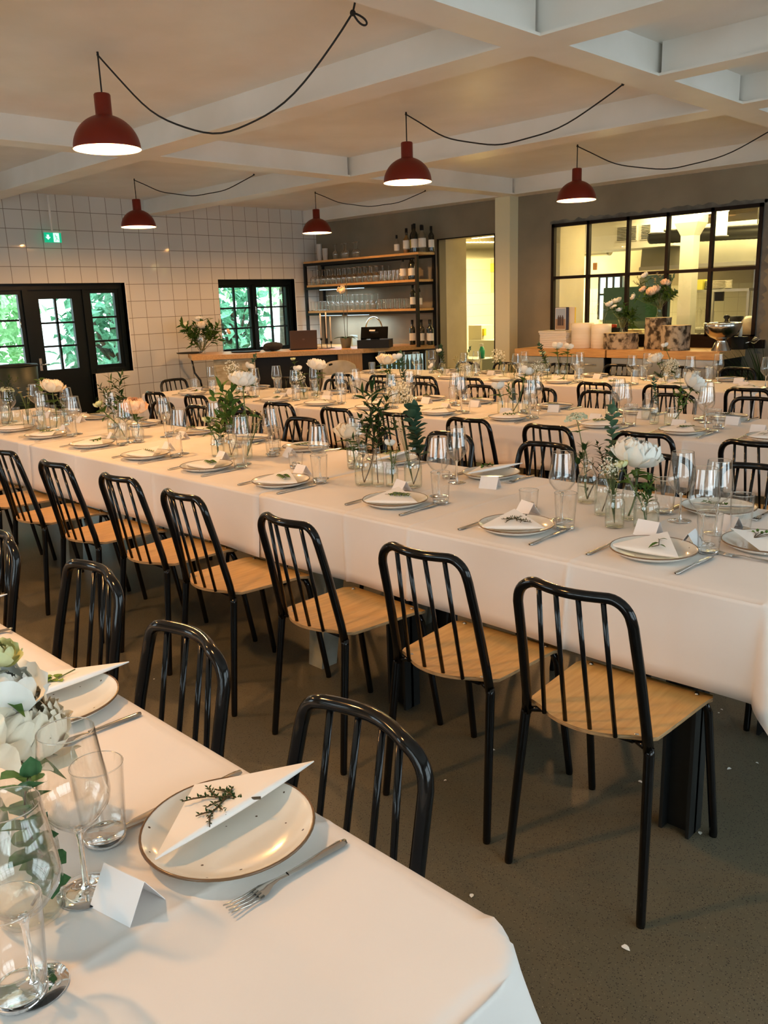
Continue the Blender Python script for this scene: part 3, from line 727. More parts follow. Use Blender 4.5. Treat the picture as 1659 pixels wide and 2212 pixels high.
# ================================================================== TABLEWARE
def make_plate():
    t = thing('dinner_plate', 'proto plate', 'plate', (0, 0, 0), 0, 'speckled stoneware plates')
    MB().lathe([(.0, .0035), (.06, .0036), (.085, .006), (.105, .012), (.1185, .0205), (.1225, .0235), (.1250, .0235), (.1258, .0215), (.118, .0150), (.10, .0060), (.078, .0005), (.055, 0), (.0, .0005)], 56).build('plate_body', M_plate, t)
    MB().lathe([(.1222, .0236), (.1238, .0247), (.1255, .0238), (.1262, .0215), (.1250, .0205)], 56).build('rim', M_rim, t)
    return first(t)
plate = make_plate()
def napkin_mesh(A, B, C, name, puff=.010, plies=2):
    b = MB(); A, B, C = Vector(A), Vector(B), Vector(C); n = 16
    for k in range(plies):
        sh = Vector((0, 0, -.0018*k)); off = (C-(A+B)/2).normalized()*(-.002*k); rows = []
        for i in range(n+1):
            v = i/n; a = A.lerp(C, v); c = B.lerp(C, v); row = []
            for j in range(n+1):
                u = j/n; p = a.lerp(c, u)
                p = p+off*(1-v)+sh+Vector((0, 0, puff*math.exp(-(v*5)**2)*math.sin(PI*u)**.5*(1-.3*k)+.004*math.sin(PI*u)*math.sin(PI*min(1, v*1.1))*(1-v)))
                row.append(p)
            rows.append(row)
        b.grid(rows)
    # rolled fold along the long edge
    nn = (C-(A+B)/2).normalized(); rows = []
    for k in range(7):
        a_ = PI*k/6; rows.append([A.lerp(B, i/16)+Vector((0, 0, puff*math.sin(PI*i/16)**.5))+(nn*(-math.sin(a_))+Vector((0, 0, 1))*(math.cos(a_)-1))*(.0012+.0050*math.sin(PI*i/16)**.7) for i in range(17)])
    low = [p+nn*.03 for p in rows[-1]]; rows.append([low[i].lerp(rows[-1][i], abs(2*i/16-1)**3) for i in range(17)])
    b.grid(rows)
    o = b.build(name, M_nap); return o
# the two ways the napkins lie; local +y points from the guest to the middle of the table
napA = napkin_mesh((.003, .118, .026), (.019, -.180, .036), (.122, -.022, .024), 'napkin', .005, 1)
napB = napkin_mesh((-.108, -.070, .017), (.100, -.010, .017), (-.035, .100, .045), 'napkin', .005, 1)
for o in (napA, napB): tag(o, 'proto napkin', 'napkin', 'folded white napkins'); o['_free'] = 1
def make_cutlery(kind):
    nm = 'table_'+kind
    t = thing(nm, 'proto '+kind, kind, (0, 0, 0), 0, 'steel %s beside the plates' % {'knife': 'knives', 'fork': 'forks', 'spoon': 'spoons'}[kind])
    def blade(prof, z0, th, b):   # prof: (y, halfwidth, z)
        rows = [[Vector((-w, y, z+th*.2)), Vector((-w*.5, y, z+th)), Vector((w*.5, y, z+th)), Vector((w, y, z+th*.2)), Vector((w*.5, y, z-th*.3)), Vector((-w*.5, y, z-th*.3)), Vector((-w, y, z+th*.2))] for y, w, z in prof]
        b.grid(rows)
    h = MB(); blade([(-.105, .002, .003), (-.103, .006, .003), (-.095, .0085, .0032), (-.06, .0068, .004), (-.02, .0048, .005), (.0, .0042, .006)], 0, .0028, h)
    h.build('handle', M_steel, t)
    b = MB()
    if kind == 'knife':
        blade([(.0, .0042, .006), (.01, .0075, .006), (.05, .0090, .0055), (.085, .0085, .005), (.103, .005, .0045), (.108, .001, .004)], 0, .0012, b); b.build('blade', M_steel, t)
    elif kind == 'fork':
        blade([(.0, .0042, .006), (.015, .0034, .0075), (.028, .006, .0075), (.040, .0115, .005), (.052, .0120, .0035)], 0, .0012, b)
        for k in range(4):
            x = -.0096+.0064*k; b.tube([(x, .046, .0040), (x, .068, .0040), (x*.96, .096, .0085)], [.0021, .0016, .0010], 6)
        b.build('tines', M_steel, t)
    else:
        blade([(.0, .0042, .006), (.02, .0030, .008)], 0, .0015, b)
        rows = []
        for i in range(9):
            v = i/8; w = .0165*math.sin(PI*(v*.94+.04))**.7; y = .018+.060*v
            rows.append([Vector((w*c, y, .0035+.006*abs(c)**2+.003*(2*v-1)**2+.0)) for c in (-1, -.6, -.2, .2, .6, 1)])
        b.grid(rows); b.build('bowl', M_steel, t)
    return first(t)
knife, fork = make_cutlery('knife'), make_cutlery('fork')
def make_wine():
    t = thing('wine_glass', 'proto', 'wine glass', (0, 0, 0), 0, 'stemmed wine glasses')
    MB().lathe([(.0355, .236), (.0395, .200), (.0448, .162), (.0462, .147), (.0435, .132), (.030, .112), (.016, .099), (.0075, .091), (.0042, .088)], 36) \
        .lathe([(.0348, .2355), (.0388, .199), (.0440, .162), (.0452, .148), (.0425, .134), (.029, .115), (.013, .102), (.0, .098)], 36).build('bowl', M_glass, t)
    MB().lathe([(.0, .098), (.006, .0965), (.0065, .091), (.0045, .084), (.0038, .078), (.0035, .04), (.0042, .012), (.007, .0072), (0, .0072)], 14).build('stem', M_solid, t)
    MB().lathe([(0, .0075), (.006, .007), (.010, .0052), (.022, .0035), (.0375, .0020), (.0382, .0012), (.0375, .0004), (.0, .0004)], 36).build('foot', M_solid, t)
    MB().lathe([(.0356, .2362), (.0350, .2370), (.0344, .2362), (.0350, .2354), (.0356, .2362)], 36).build('rim', M_solid, t)
    return first(t)
def make_tumbler(h, rt, rb, name, label, cat, grp):
    t = thing(name, label, cat, (0, 0, 0), 0, grp); k = rb+(rt-rb)*.011/h
    MB().lathe([(rt, h), (k, .0112)], 32).lathe([(rt-.0016, h), (k-.0016, .0112)], 32).build('glass_wall', M_glass, t)
    MB().lathe([(0, .0085), (k-.004, .0092), (k-.0015, .0112), (k, .0112), (rb, .002), (rb-.003, .0), (.0, .0)], 32).build('thick_base', M_solid, t)
    MB().lathe([(rt+.0003, h), (rt-.0008, h+.0012), (rt-.0019, h), (rt-.0008, h-.001), (rt+.0003, h)], 32).build('rim', M_solid, t)
    return first(t)
wineg = make_wine()
tumb = make_tumbler(.122, .0375, .030, 'drinking_tumbler', 'proto', 'water glass', 'plain water tumblers')
votive = make_tumbler(.072, .036, .030, 'candle_glass', 'proto', 'candle glass', 'low glasses holding tealights')
def make_tealight():
    t = thing('tealight', 'proto', 'candle', (0, 0, 0), 0, 'tealights in the low glasses')
    MB().lathe([(.0, .001), (.019, .001), (.0192, .017), (.0186, .017), (.0184, .013)], 24).build('cup', M_steel, t)
    MB().lathe([(.0184, .012), (.010, .0128), (.0, .0132)], 24).tube([(0, 0, .012), (.001, 0, .020)], .0008, 6).build('wax', M_wax, t)
    return first(t)
tealight = make_tealight()
def make_card():
    w, d, h = .038, .030, .046; b = MB()
    b.add([(-w, -d, 0), (w, -d, 0), (w, -.0006, h), (-w, -.0006, h), (w, d, 0), (-w, d, 0), (w, .0006, h), (-w, .0006, h)], [(0, 1, 2, 3), (4, 5, 7, 6), (3, 2, 6, 7)], 0, False)
    o = b.build('place_card', M_card); sd = o.modifiers.new('thickness', 'SOLIDIFY'); sd.thickness = .0007
    # faint grey writing line on the guest side
    tag(o, 'proto', 'place card', 'folded white place cards'); o['_free'] = 1; return o
card = make_card()
# sprigs that lie on the napkins, each about 11 cm
def make_sprig(kind):
    r = random.Random(hash(kind) % 97 if False else len(kind)*7+3); b = MB(); f = MB()
    if kind == 'juniper':
        def br(p, d, L, dep):
            d = Vector(d).normalized(); q = p+d*L; b.tube([p, p+d*L*.5+Vector((0, 0, .001)), q], [.0016, .0013, .0009], 5)
            for i in range(int(L/.0035)):
                c = p+d*(i*.0035); a = i*2.4
                f.leaf(c, d*.8+Vector((math.cos(a)*.8, math.sin(a)*.8, .5)), (0, 0, 1), .0085, .0036, 0, .1, 'lance', 2)
            if dep:
                for s, t_ in ((.35, .9), (.6, -.8), (.85, .5)):
                    dd = Matrix.Rotation(t_, 3, 'Z') @ d; br(p+d*L*s, dd, L*.55, dep-1)
        b.tube([(.055, 0, .006), (.02, 0, .004)], .0022, 6)
        br(Vector((.025, 0, .004)), (-1, .15, 0), .065, 1); br(Vector((.0, 0, .004)), (-.3, -1, 0), .05, 1); br(Vector((.02, .0, .004)), (-.7, .7, 0), .035, 1); mats = (M_twig, M_ld)
    elif kind == 'oak':
        b.tube([(-.045, -.01, .003), (.0, 0, .006), (.04, .01, .004)], .0013, 5)
        for i in range(9):
            t_ = i/8; c = Vector((-.03+.075*t_, .01*t_, .005)); s = 1 if i % 2 else -1
            f.leaf(c, (.6, s*.8, .25), (0, 0, 1), .034*(1-.3*t_), .016, 0, .25, 'lance', 4)
        mats = (M_twig, M_lg)
    elif kind == 'lime':
        b.tube([(.06, .02, .012), (.02, .004, .006), (-.04, 0, .004)], .0014, 5)
        for i in range(22):
            c = Vector((-.045+.07*r.random(), (r.random()-.5)*.022, .004+.008*r.random())); a = r.random()*6.3
            f.leaf(c, (math.cos(a), math.sin(a), .3), (0, 0, 1), .017, .014, 0, .2, 'round', 3)
        mats = (M_stem, M_ll)
    elif kind == 'berries':
        for k in range(7):
            a = -.9+.3*k; e = Vector((.035*math.cos(a)-.0, .045*math.sin(a), .006+.006*(k % 2))); b.tube([(-.03, 0, .003), e*.5+Vector((0, 0, .004)), e], .0009, 5); f.blob(e, .0048, seg=7, rings=5)
        mats = (M_twig, M_lg)
    elif kind == 'rosemary':
        b.tube([(-.055, -.006, .003), (0, 0, .008), (.05, .012, .006)], .0013, 5)
        for i in range(34):
            t_ = i/33; c = Vector((-.05+.1*t_, -.006+.018*t_, .005)); a = i*2.4
            f.leaf(c, (.8, math.cos(a), .5+.5*math.sin(a)), (0, 0, 1), .016, .0036, 0, .1, 'lance', 2)
        mats = (M_twig, M_ll)
    else:  # olive: a thin twig with a few long leaves
        b.tube([(-.06, -.02, .003), (-.02, 0, .008), (.03, .015, .005), (.05, .0, .004)], .0012, 5)
        for c, d, L in (((-.02, 0, .008), (.4, 1, .6), .03), ((.01, .01, .008), (.9, -.4, .1), .045), ((-.04, -.01, .006), (-.9, .4, .1), .04), ((.03, .014, .006), (.5, .8, .3), .03)):
            f.leaf(c, d, (0, 0, 1), L, L*.28, 0, .3, 'lance', 4)
        mats = (M_twig, M_lg)
    t = thing('sprig', 'proto', 'sprig', (0, 0, 0), 0, 'green sprigs on the napkins')
    b.build('twig', mats[0], t); f.build('leaves', mats[1], t); return first(t)
SPR = {k: make_sprig(k) for k in ('juniper', 'oak', 'lime', 'berries', 'rosemary', 'olive')}
SWORD = {'juniper': 'dark juniper-like sprig', 'oak': 'leafy green sprig', 'lime': 'sprig of small light leaves', 'berries': 'sprig of tiny green buds', 'rosemary': 'feathery green sprig', 'olive': 'thin twig with few leaves'}
rs = random.Random(11)
def loc2(cx, cy, a, x, y): return (cx+x*math.cos(a)-y*math.sin(a), cy+x*math.sin(a)+y*math.cos(a))
def setting(cx, cy, a, where, spr, nap='B', knife_=True, fork_=True, wine=True, water=True, card_=True, z=TZ+.0012, ju=1.0, sprot=None):
    j = lambda s: (rs.random()-.5)*2*s*ju
    place(plate, (cx, cy, z), a+j(2), 'speckled stoneware plate, '+where)
    n = napA if nap == 'A' else napB; na = a+j(.35)
    place(n, (cx, cy, z+.001), na, 'folded white napkin on the plate, '+where)
    if spr:
        x, y = loc2(cx, cy, na, *((.045, -.03) if nap == 'A' else (-.005, .02)))
        place(SPR[spr], (x, y, z+(.0270 if nap == 'A' else .0285)), (na+j(1.2)) if sprot is None else sprot, SWORD[spr]+', '+where)
    if knife_: x, y = loc2(cx, cy, a, .140, -.03+j(.012)); place(knife, (x, y, z), a+j(.06), 'steel knife, '+where)
    if fork_: x, y = loc2(cx, cy, a, -.143, -.015+j(.012)); place(fork, (x, y, z), a+j(.06), 'steel fork, '+where)
    if water: x, y = loc2(cx, cy, a, .125+j(.012), .118+j(.012)); place(tumb, (x, y, z), j(3), 'water tumbler, '+where)
    if wine: x, y = loc2(cx, cy, a, .050+j(.014), .190+j(.012)); place(wineg, (x, y, z), j(3), 'stemmed wine glass, '+where)
    if card_: x, y = loc2(cx, cy, a, -.115+j(.025), .185+j(.015)); place(card, (x, y, z), a+j(.35), 'white folded place card, '+where)
SK = ['oak', 'olive', 'juniper', 'rosemary', 'berries', 'lime']
# ---- foreground table
w1_ = 'nearest place, foreground table'
cx, cy, z = -.933, .590, TZ+.0012
place(plate, (cx, cy, z), .3, 'large speckled stoneware plate in the foreground, nearest the camera')
place(napA, (cx, cy, z+.001), PI, 'folded white napkin on the nearest foreground plate')
place(SPR['juniper'], (cx-.040, cy+.022, z+.030), .75, 'dark juniper-like sprig on the nearest foreground napkin')
place(fork, (cx+.134, cy+.000, z), PI-.02, 'steel fork in the foreground right of the nearest plate')
place(knife, (cx-.131, cy+.010, z), PI-.02, 'dark-looking steel knife left of the nearest foreground plate')
pw = at_z(188, 1925, z); place(wineg, tuple(pw), 0, 'large clear wine glass in the foreground beside the nearest tumbler')
pw = at_z(228, 1812, z); place(tumb, tuple(pw), 0, 'clear tumbler in the foreground behind the nearest wine glass')
place(card, (cx+.016, cy-.172, z), .22, 'white folded place card in the foreground with shaded end')
cx2, cy2 = -1.535, .600
place(plate, (cx2, cy2, z), 1.3, 'speckled plate at the left edge, second place of the foreground table')
place(napA, (cx2-.012, cy2-.010, z+.001), PI-.12, 'folded white napkin on the second foreground plate, tip over the rim')
place(SPR['lime'], (cx2-.050, cy2+.010, z+.029), 1.25, 'sprig of fresh light green leaves on the second foreground napkin')
place(fork, (cx2+.158, cy2-.005, z), PI+.0, 'steel fork behind the foreground wine glass, handle to the table edge')
setting(-2.17, .600, PI, 'third place of the foreground table, left edge', 'oak', 'A', True, True, True, True, False)
pw = at_z(12, 1738, z+.236); place(wineg, (pw.x, pw.y, z), 1, 'wine glass cut by the left edge in the foreground')
pw = at_z(40, 2120, z); pw = at_z(45, 2150, z); place(tumb, tuple(pw), 0, 'tumbler at the bottom left corner with light pooling inside')
setting(-.98, -.02, 0, 'near side of the foreground table, first place', None, 'B', True, True, False, False, False)
# ---- second table
N2 = [(-1.123, 2.235), (-1.602, 2.215), (-2.179, 2.235), (-2.829, 2.20), (-3.41, 2.21), (-3.96, 2.20), (-4.57, 2.21), (-5.18, 2.21), (-5.68, 2.22), (-6.25, 2.21)]
sp2 = ['olive', 'juniper', 'oak', 'oak', 'oak', 'rosemary', 'berries', 'lime', 'rosemary', 'oak']
for i, (x, y) in enumerate(N2): setting(x, y, 0, '%s from the right, near side of second table' % ORD[i], sp2[i], 'B')
F2 = [(-1.19, 2.835), (-2.20, 2.855), (-2.79, 2.85), (-3.43, 2.85), (-3.95, 2.85), (-4.48, 2.85), (-5.13, 2.85), (-5.77, 2.86), (-6.31, 2.85)]
sp3 = ['oak', 'berries', 'lime', 'oak', None, 'berries', 'juniper', 'rosemary', 'berries']
for i, (x, y) in enumerate(F2): setting(x, y, PI, '%s from the right, far side of second table' % ORD[i], sp3[i], 'A' if i in (1, 2) else 'B')
setting(-.90, 2.50, PI/2+.0, 'right end place of second table', 'berries', 'B', False, True, True, True, True)
pw = at_z(1145, 1100, z); 
VOT = [((1142, 1100), 'second table, behind the second plate from the right'), ((640, 1010), 'second table, left of the central bottles'), ((590, 985), 'second table, at the left bottle group'), ((300, 955), 'second table, far left bottle group'), ((1552, 925), 'third table, right side'), ((1130, 893), 'third table, central bottle group'), ((1030, 812), 'back table, by its left bottle group')]
for (u, v), w in VOT:
    p = at_z(u, v, z); place(votive, tuple(p), 0, 'low candle glass on the '+w); place(tealight, (p.x, p.y, z+.0078), 0, 'tealight inside the low glass, '+w)
# ---- third table
def y3(x, s): return 4.58+.05*(x+4.0)+s
N3 = [-1.60, -2.07, -2.56, -3.20, -3.76, -4.37, -4.91, -5.43, -5.95, -6.55]
for i, x in enumerate(N3): setting(x, y3(x, -.29), A3, '%s from the right, near side of third table' % ORD[i], SK[(i*5+1) % 6], 'B')
F3 = [-1.55, -2.10, -2.66, -3.27, -3.92, -4.37, -4.93, -5.42, -5.89, -6.45]
for i, x in enumerate(F3): setting(x, y3(x, .345), PI+A3, '%s from the right, far side of third table' % ORD[i], SK[(i*5+3) % 6], 'B')
setting(-6.85, 4.44, -PI/2, 'left end place of third table', 'oak', 'B', True, True, False, True, False)
def y4(x, s): return 6.77+.08*(x+4.0)+s
N4 = [-2.05, -2.58, -3.15, -3.68, -4.20, -4.80, -5.39, -6.0]
for i, x in enumerate(N4): setting(x, y4(x, -.31), A4, '%s from the right, near side of back table' % ORD[i], SK[(i*5+2) % 6], 'B')
F4 = [-2.45, -3.0, -3.6, -4.24, -4.85, -5.39, -5.95]
for i, x in enumerate(F4): setting(x, y4(x, .355), PI+A4, '%s from the right, far side of back table' % ORD[i], SK[(i*5+4) % 6], 'B')
setting(-6.68, 6.56, -PI/2, 'left end place of back table', 'olive', 'B', True, True, True, True, False)

# ================================================================== BOTTLES AND FLOWERS
def make_bottle(name, prof, water_h, grp):
    t = thing(name, 'proto', 'glass bottle' if 'jar' not in name else 'glass jar', (0, 0, 0), 0, grp)
    inner = [(max(r-.0018, .0), z+(.004 if z < .01 else 0)) for r, z in prof]
    MB().lathe(prof[::-1]+[(0, .0)], 28).lathe(inner[::-1]+[(0, .005)], 28).build('bottle_glass', M_bottle, t)
    wp = [(max(r-.003, 0), max(z, .006)) for r, z in prof if z <= water_h]
    rw = wp[-1][0]
    MB().lathe([(0, .006)]+wp+[(rw, water_h), (0, water_h)], 24).build('water_filling', M_water, t)
    return first(t)
BOT = {
 'milk': make_bottle('glass_bottle', [(.030, .0), (.0365, .004), (.0375, .02), (.0375, .085), (.034, .102), (.024, .122), (.0175, .138), (.0165, .155), (.019, .160), (.019, .168), (.0165, .171)], .085, 'glass milk bottles used as vases'),
 'slim': make_bottle('glass_bottle', [(.018, .0), (.0235, .003), (.024, .02), (.024, .075), (.020, .092), (.0125, .108), (.0115, .130), (.014, .133), (.014, .138)], .07, 'slim glass bottles used as vases'),
 'jar': make_bottle('glass_jar', [(.026, .0), (.031, .003), (.032, .015), (.032, .085), (.028, .096), (.025, .102), (.027, .106), (.027, .115), (.025, .117)], .06, 'small glass jars used as vases'),
 'wide': make_bottle('glass_jar', [(.038, .0), (.045, .003), (.046, .015), (.046, .080), (.042, .092), (.035, .100), (.037, .104), (.037, .112)], .065, 'small glass jars used as vases'),
}
def bloom(b, c, up, R, kind='peony', seed=1, mi=0):
    """rings of cupped petals wrapped round a ball, the outer ones opening"""
    r = random.Random(seed); up = Vector(up).normalized(); a0 = up.orthogonal().normalized(); a1 = up.cross(a0); c = Vector(c)
    if kind == 'peony': rings = ((1.0, 9, 1.35, .66, .20), (1.0, 9, 1.05, .62, .12), (.96, 9, .82, .58, .09), (.90, 8, .62, .56, .08), (.82, 8, .46, .56, .07), (.70, 7, .32, .58, .05), (.54, 6, .2, .62, .03), (.36, 5, .08, .75, .02))
    else: rings = ((1.0, 5, 1.0, 1.0, .22), (.86, 5, .72, .95, .08), (.68, 4, .45, 1.0, .02), (.48, 4, .25, 1.1, 0), (.28, 3, .1, 1.3, 0))
    n = 5
    for k, (q, cnt, tip, wid, fl) in enumerate(rings):
        for i in range(cnt):
            ph = 2*PI*(i+.35*r.random())/cnt+k*.8; th0 = 2.75; th1 = tip*(.85+.3*r.random()); rr = R*q*(.92+.16*r.random()); f2 = fl*(.6+.8*r.random())
            rows = []
            for t_ in range(n+1):
                t = t_/n; th = th0+(th1-th0)*t; w = wid*math.sin(PI*(.10+.76*t))**.55*(1 if t < .99 else .72)
                row = []
                for j in range(7):
                    u = -1+j/3; a = ph+u*w*.62*(1.0+.15*t)/max(.55, math.sin(th)) if th < PI/2 else ph+u*w*.62
                    a = ph+max(-1.3, min(1.3, a-ph))
                    rad = rr*(1+f2*t*t+.07*math.sin(u*6+i*2+k)*t*t)-rr*.10*abs(u)**2*t*(-1 if k < 1 else 1)
                    th_e = th+.20*u*u*t
                    row.append(c+(a0*math.cos(a)+a1*math.sin(a))*rad*math.sin(th_e)*1.08+up*rad*math.cos(th_e)*.82)
                rows.append(row)
            b.grid(rows, mi)
    b.blob(c-up*R*.1, R*.30, mi, 10, 6)
FL = {}
def make_flower(key, name, cat, grp, H, builder):
    t = thing(name, 'proto', cat, (0, 0, 0), 0, grp); builder(t); FL[key] = (first(t), H)
def curved(top, bend=.012, n=6, seed=0):
    T = Vector(top); return [Vector((bend*math.sin(PI*i/n), bend*.5*math.sin(2*PI*i/n), 0))+T*(i/n) for i in range(n+1)]
def peony(matp, seed, leaves=3, kind='peony', R=.052, lm=None):
    def f(t):
        MB().tube(curved((0, 0, .20)), [.0030]*6+[.0024], 7).build('stem', M_stem, t)
        b = MB(); bloom(b, (0, 0, .215), (.12, .05, 1), R, kind, seed); b.build('bloom', matp, t)
        l = MB(); r = random.Random(seed)
        for i in range(5): a = i*1.26; l.leaf((0, 0, .188), (math.cos(a), math.sin(a), .25), (0, 0, 1), R*.9, R*.4, 0, .2)
        for i in range(leaves):
            a = r.random()*6.3; h = .11+.06*r.random()
            for s in (-.5, 0, .5): l.leaf((0, 0, h), (math.cos(a+s), math.sin(a+s), .5), (0, 0, 1), .060+.02*r.random(), .022, 0, .4)
        l.build('leaf', lm or M_lg, t)
    return f
make_flower('pw1', 'peony', 'flower', 'white peonies', .215, peony(M_pw, 3))
make_flower('pw2', 'peony', 'flower', 'white peonies', .215, peony(M_pw, 8, 5))
make_flower('pc', 'peony', 'flower', 'cream peonies', .215, peony(M_pc, 5, 4))
make_flower('pp', 'peony', 'flower', 'peach peonies', .215, peony(M_pp, 12, 3))
make_flower('rw', 'garden_rose', 'flower', 'small white roses', .215, peony(M_pw, 21, 2, 'rose', .026))
make_flower('ry', 'rose_bud', 'flower', 'greenish buds', .215, peony(M_py, 23, 2, 'rose', .018))
def f_branch(m, n, L, W, spread=.9, H=.42, seed=1, shape='lance', jit=.3, side=3):
    def f(t):
        r = random.Random(seed); main = curved((0, 0, H), .03, 10); s = MB().tube(main, [.0028-.0016*i/10 for i in range(11)], 6); l = MB()
        def leaves(pts, k0, k1, n, sc=1):
            for i in range(n):
                q = k0+(k1-k0)*i/max(1, n-1); x = q*(len(pts)-1); a = pts[int(x)]; b = pts[min(int(x)+1, len(pts)-1)]; p = a.lerp(b, x-int(x)); d = (b-a).normalized() if (b-a).length > 1e-6 else Vector((0, 0, 1))
                an = i*2.4+r.random()*.5; o = Vector((math.cos(an), math.sin(an), 0)); o = (o-d*o.dot(d)).normalized()
                l.leaf(p, d*(1.1-spread+.5)+o*spread, d, L*sc*(.8+.4*r.random()), W*sc, 0, jit, shape, 4)
        leaves(main, .38, 1, n)
        for k in range(side):
            q = .45+.4*k/side; p = main[int(q*10)]; a = k*2.2+.5; e = p+Vector((math.cos(a)*.085, math.sin(a)*.085, .085)); pts = [p, p.lerp(e, .5)+Vector((0, 0, .012)), e]
            s.tube(pts, [.0018, .0014, .0008], 5); leaves(pts, .15, 1, max(5, n//3), .85)
        l.leaf(main[-1], (0, .2, 1), (1, 0, 0), L*.8, W*.8, 0, jit, shape, 4)
        s.build('stem', M_twig, t); l.build('leaves', m, t)
    return f
make_flower('branch', 'leafy_branch', 'branch', 'dark leafy branches', .42, f_branch(M_ld, 26, .062, .017, .85, .42, 2))
make_flower('branch2', 'leafy_branch', 'branch', 'fresh green branches', .30, f_branch(M_lg, 14, .085, .030, .8, .30, 5, side=2))
make_flower('euc', 'eucalyptus', 'branch', 'eucalyptus stems', .34, f_branch(M_le, 26, .046, .040, 1.05, .34, 7, 'round', .15, 0))
make_flower('eucd', 'eucalyptus', 'branch', 'dark eucalyptus stems', .30, f_branch(leafmat('leaf_blue_green', (.025, .065, .036), (.065, .125, .075), .65), 30, .056, .052, 1.1, .30, 9, 'round', .1, 0))
make_flower('eucf', 'eucalyptus', 'branch', 'foreground eucalyptus', .26, f_branch(leafmat('leaf_fresh_eucalyptus', (.05, .14, .05), (.13, .27, .12), .8), 16, .048, .046, 1.0, .26, 19, 'round', .15, 0))
make_flower('fern', 'fern_branch', 'branch', 'fine leaved branches', .30, f_branch(M_ld, 34, .034, .009, .85, .30, 13, side=4))
def f_breath(n, R, m, stem=M_stem, H=.22, size=.0042, seed=1, leaf=True):
    def f(t):
        r = random.Random(seed); s = MB(); b = MB(); base = [Vector((0, 0, 0)), Vector((.004, 0, H*.5))]; s.tube(base, .0016, 5)
        for i in range(n):
            u = Vector((r.gauss(0, 1), r.gauss(0, 1), r.gauss(0, .8))).normalized()*R*r.random()**.5; p = Vector((0, 0, H))+u
            if i % 3 == 0: k = base[1]+Vector((u.x*.3, u.y*.3, H*.2)); s.tube([base[1], k, p], .0007, 4, cap=False)
            elif i % 3 == 1: s.tube([p, p-Vector((u.x*.4, u.y*.4, .02))], .0006, 4, cap=False)
            b.blob(p, size*(.7+.6*r.random()), 0, 6, 4)
        s.build('stems', stem, t); b.build('florets', m, t)
    return f
make_flower('breath', 'babys_breath', 'flower', 'sprays of tiny white flowers', .22, f_breath(110, .058, M_gb))
make_flower('cloud', 'babys_breath', 'flower', 'sprays of tiny white flowers', .20, f_breath(330, .075, M_gb, seed=4, H=.20, size=.0052))
def f_wild(t):
    r = random.Random(5); s = MB(); b = MB(); l = MB()
    for i in range(9):
        a = i*2.4; R = .012+.035*r.random(); h = .15+.06*r.random(); p = Vector((R*math.cos(a), R*math.sin(a), h)); s.tube([(0, 0, 0), (R*.3*math.cos(a), R*.3*math.sin(a), h*.6), p], [.0012, .001, .0008], 5)
        for k in range(9): c = 2*PI*k/9; b.leaf(p, (math.cos(c), math.sin(c), .35), (0, 0, 1), .012, .006, 0, .1, 'lance', 2)
        b.blob(p, .0045, 1, 6, 4)
        l.leaf((R*.3*math.cos(a), R*.3*math.sin(a), h*.6), (math.cos(a), math.sin(a), .6), (0, 0, 1), .03, .009, 0, .3)
    s.build('stems', M_stem, t); b.build('flower_heads', [M_gb, M_brown], t); l.build('leaves', M_lg, t)
make_flower('wild', 'meadow_flower', 'flower', 'small meadow flowers', .19, f_wild)
def f_thistle(t):
    s = MB(); l = MB(); r = random.Random(8); s.tube(curved((0, 0, .2), .01), .0016, 5)
    for p in (Vector((0, 0, .2)), Vector((.03, .012, .175)), Vector((-.026, .015, .165))):
        s.tube([(0, 0, .12), p], .001, 5); l.blob(p, .007, 0, 8, 6, 1.3)
        for k in range(14): c = 2*PI*k/14; l.leaf(p-Vector((0, 0, .004)), (math.cos(c), math.sin(c), .4+.5*(k % 2)), (0, 0, 1), .030, .004, 0, .05, 'lance', 2)
    for k in range(8): c = k*2.4; l.leaf((0, 0, .08+.01*k), (math.cos(c), math.sin(c), .5), (0, 0, 1), .035, .007, 0, .2, 'lance', 3)
    s.build('stem', M_stem, t); l.build('spiky_heads', M_ld, t)
make_flower('thistle', 'thistle', 'flower', 'green thistles', .20, f_thistle)
def f_hydr(t):
    s = MB(); b = MB(); l = MB(); r = random.Random(18); s.tube(curved((0, 0, .2), .01), .002, 5)
    for i in range(70):
        u = Vector((r.gauss(0, 1), r.gauss(0, 1), abs(r.gauss(0, 1))*.8)).normalized(); p = Vector((u.x*.045, u.y*.045, .175+u.z*.032))
        for k in range(4): c = PI/2*k+r.random(); b.leaf(p, (math.cos(c)*.8+u.x*.4, math.sin(c)*.8+u.y*.4, u.z*.4), u, .010, .009, 0, .1, 'round', 2)
    for k in range(6): c = k*1.1; l.leaf((0, 0, .12), (math.cos(c), math.sin(c), .5), (0, 0, 1), .05, .02, 0, .4)
    s.build('stem', M_stem, t); b.build('florets', petalmat('pale_green_floret', (.55, .62, .42), (.78, .82, .66)), t); l.build('leaves', M_lg, t)
make_flower('hydr', 'hydrangea', 'flower', 'pale green flower heads', .20, f_hydr)
def f_round(t):
    s = MB().tube(curved((0, 0, .2), .01), .002, 5); l = MB(); r = random.Random(2)
    for i in range(9): a = i*2.4; l.leaf((0, 0, .13+.010*i), (math.cos(a), math.sin(a), .5), (0, 0, 1), .052, .050, 0, .2, 'round', 5)
    s.build('stem', M_stem, t); l.build('leaves', M_ll, t)
make_flower('round', 'round_leaf_branch', 'branch', 'round leaved stems', .20, f_round)

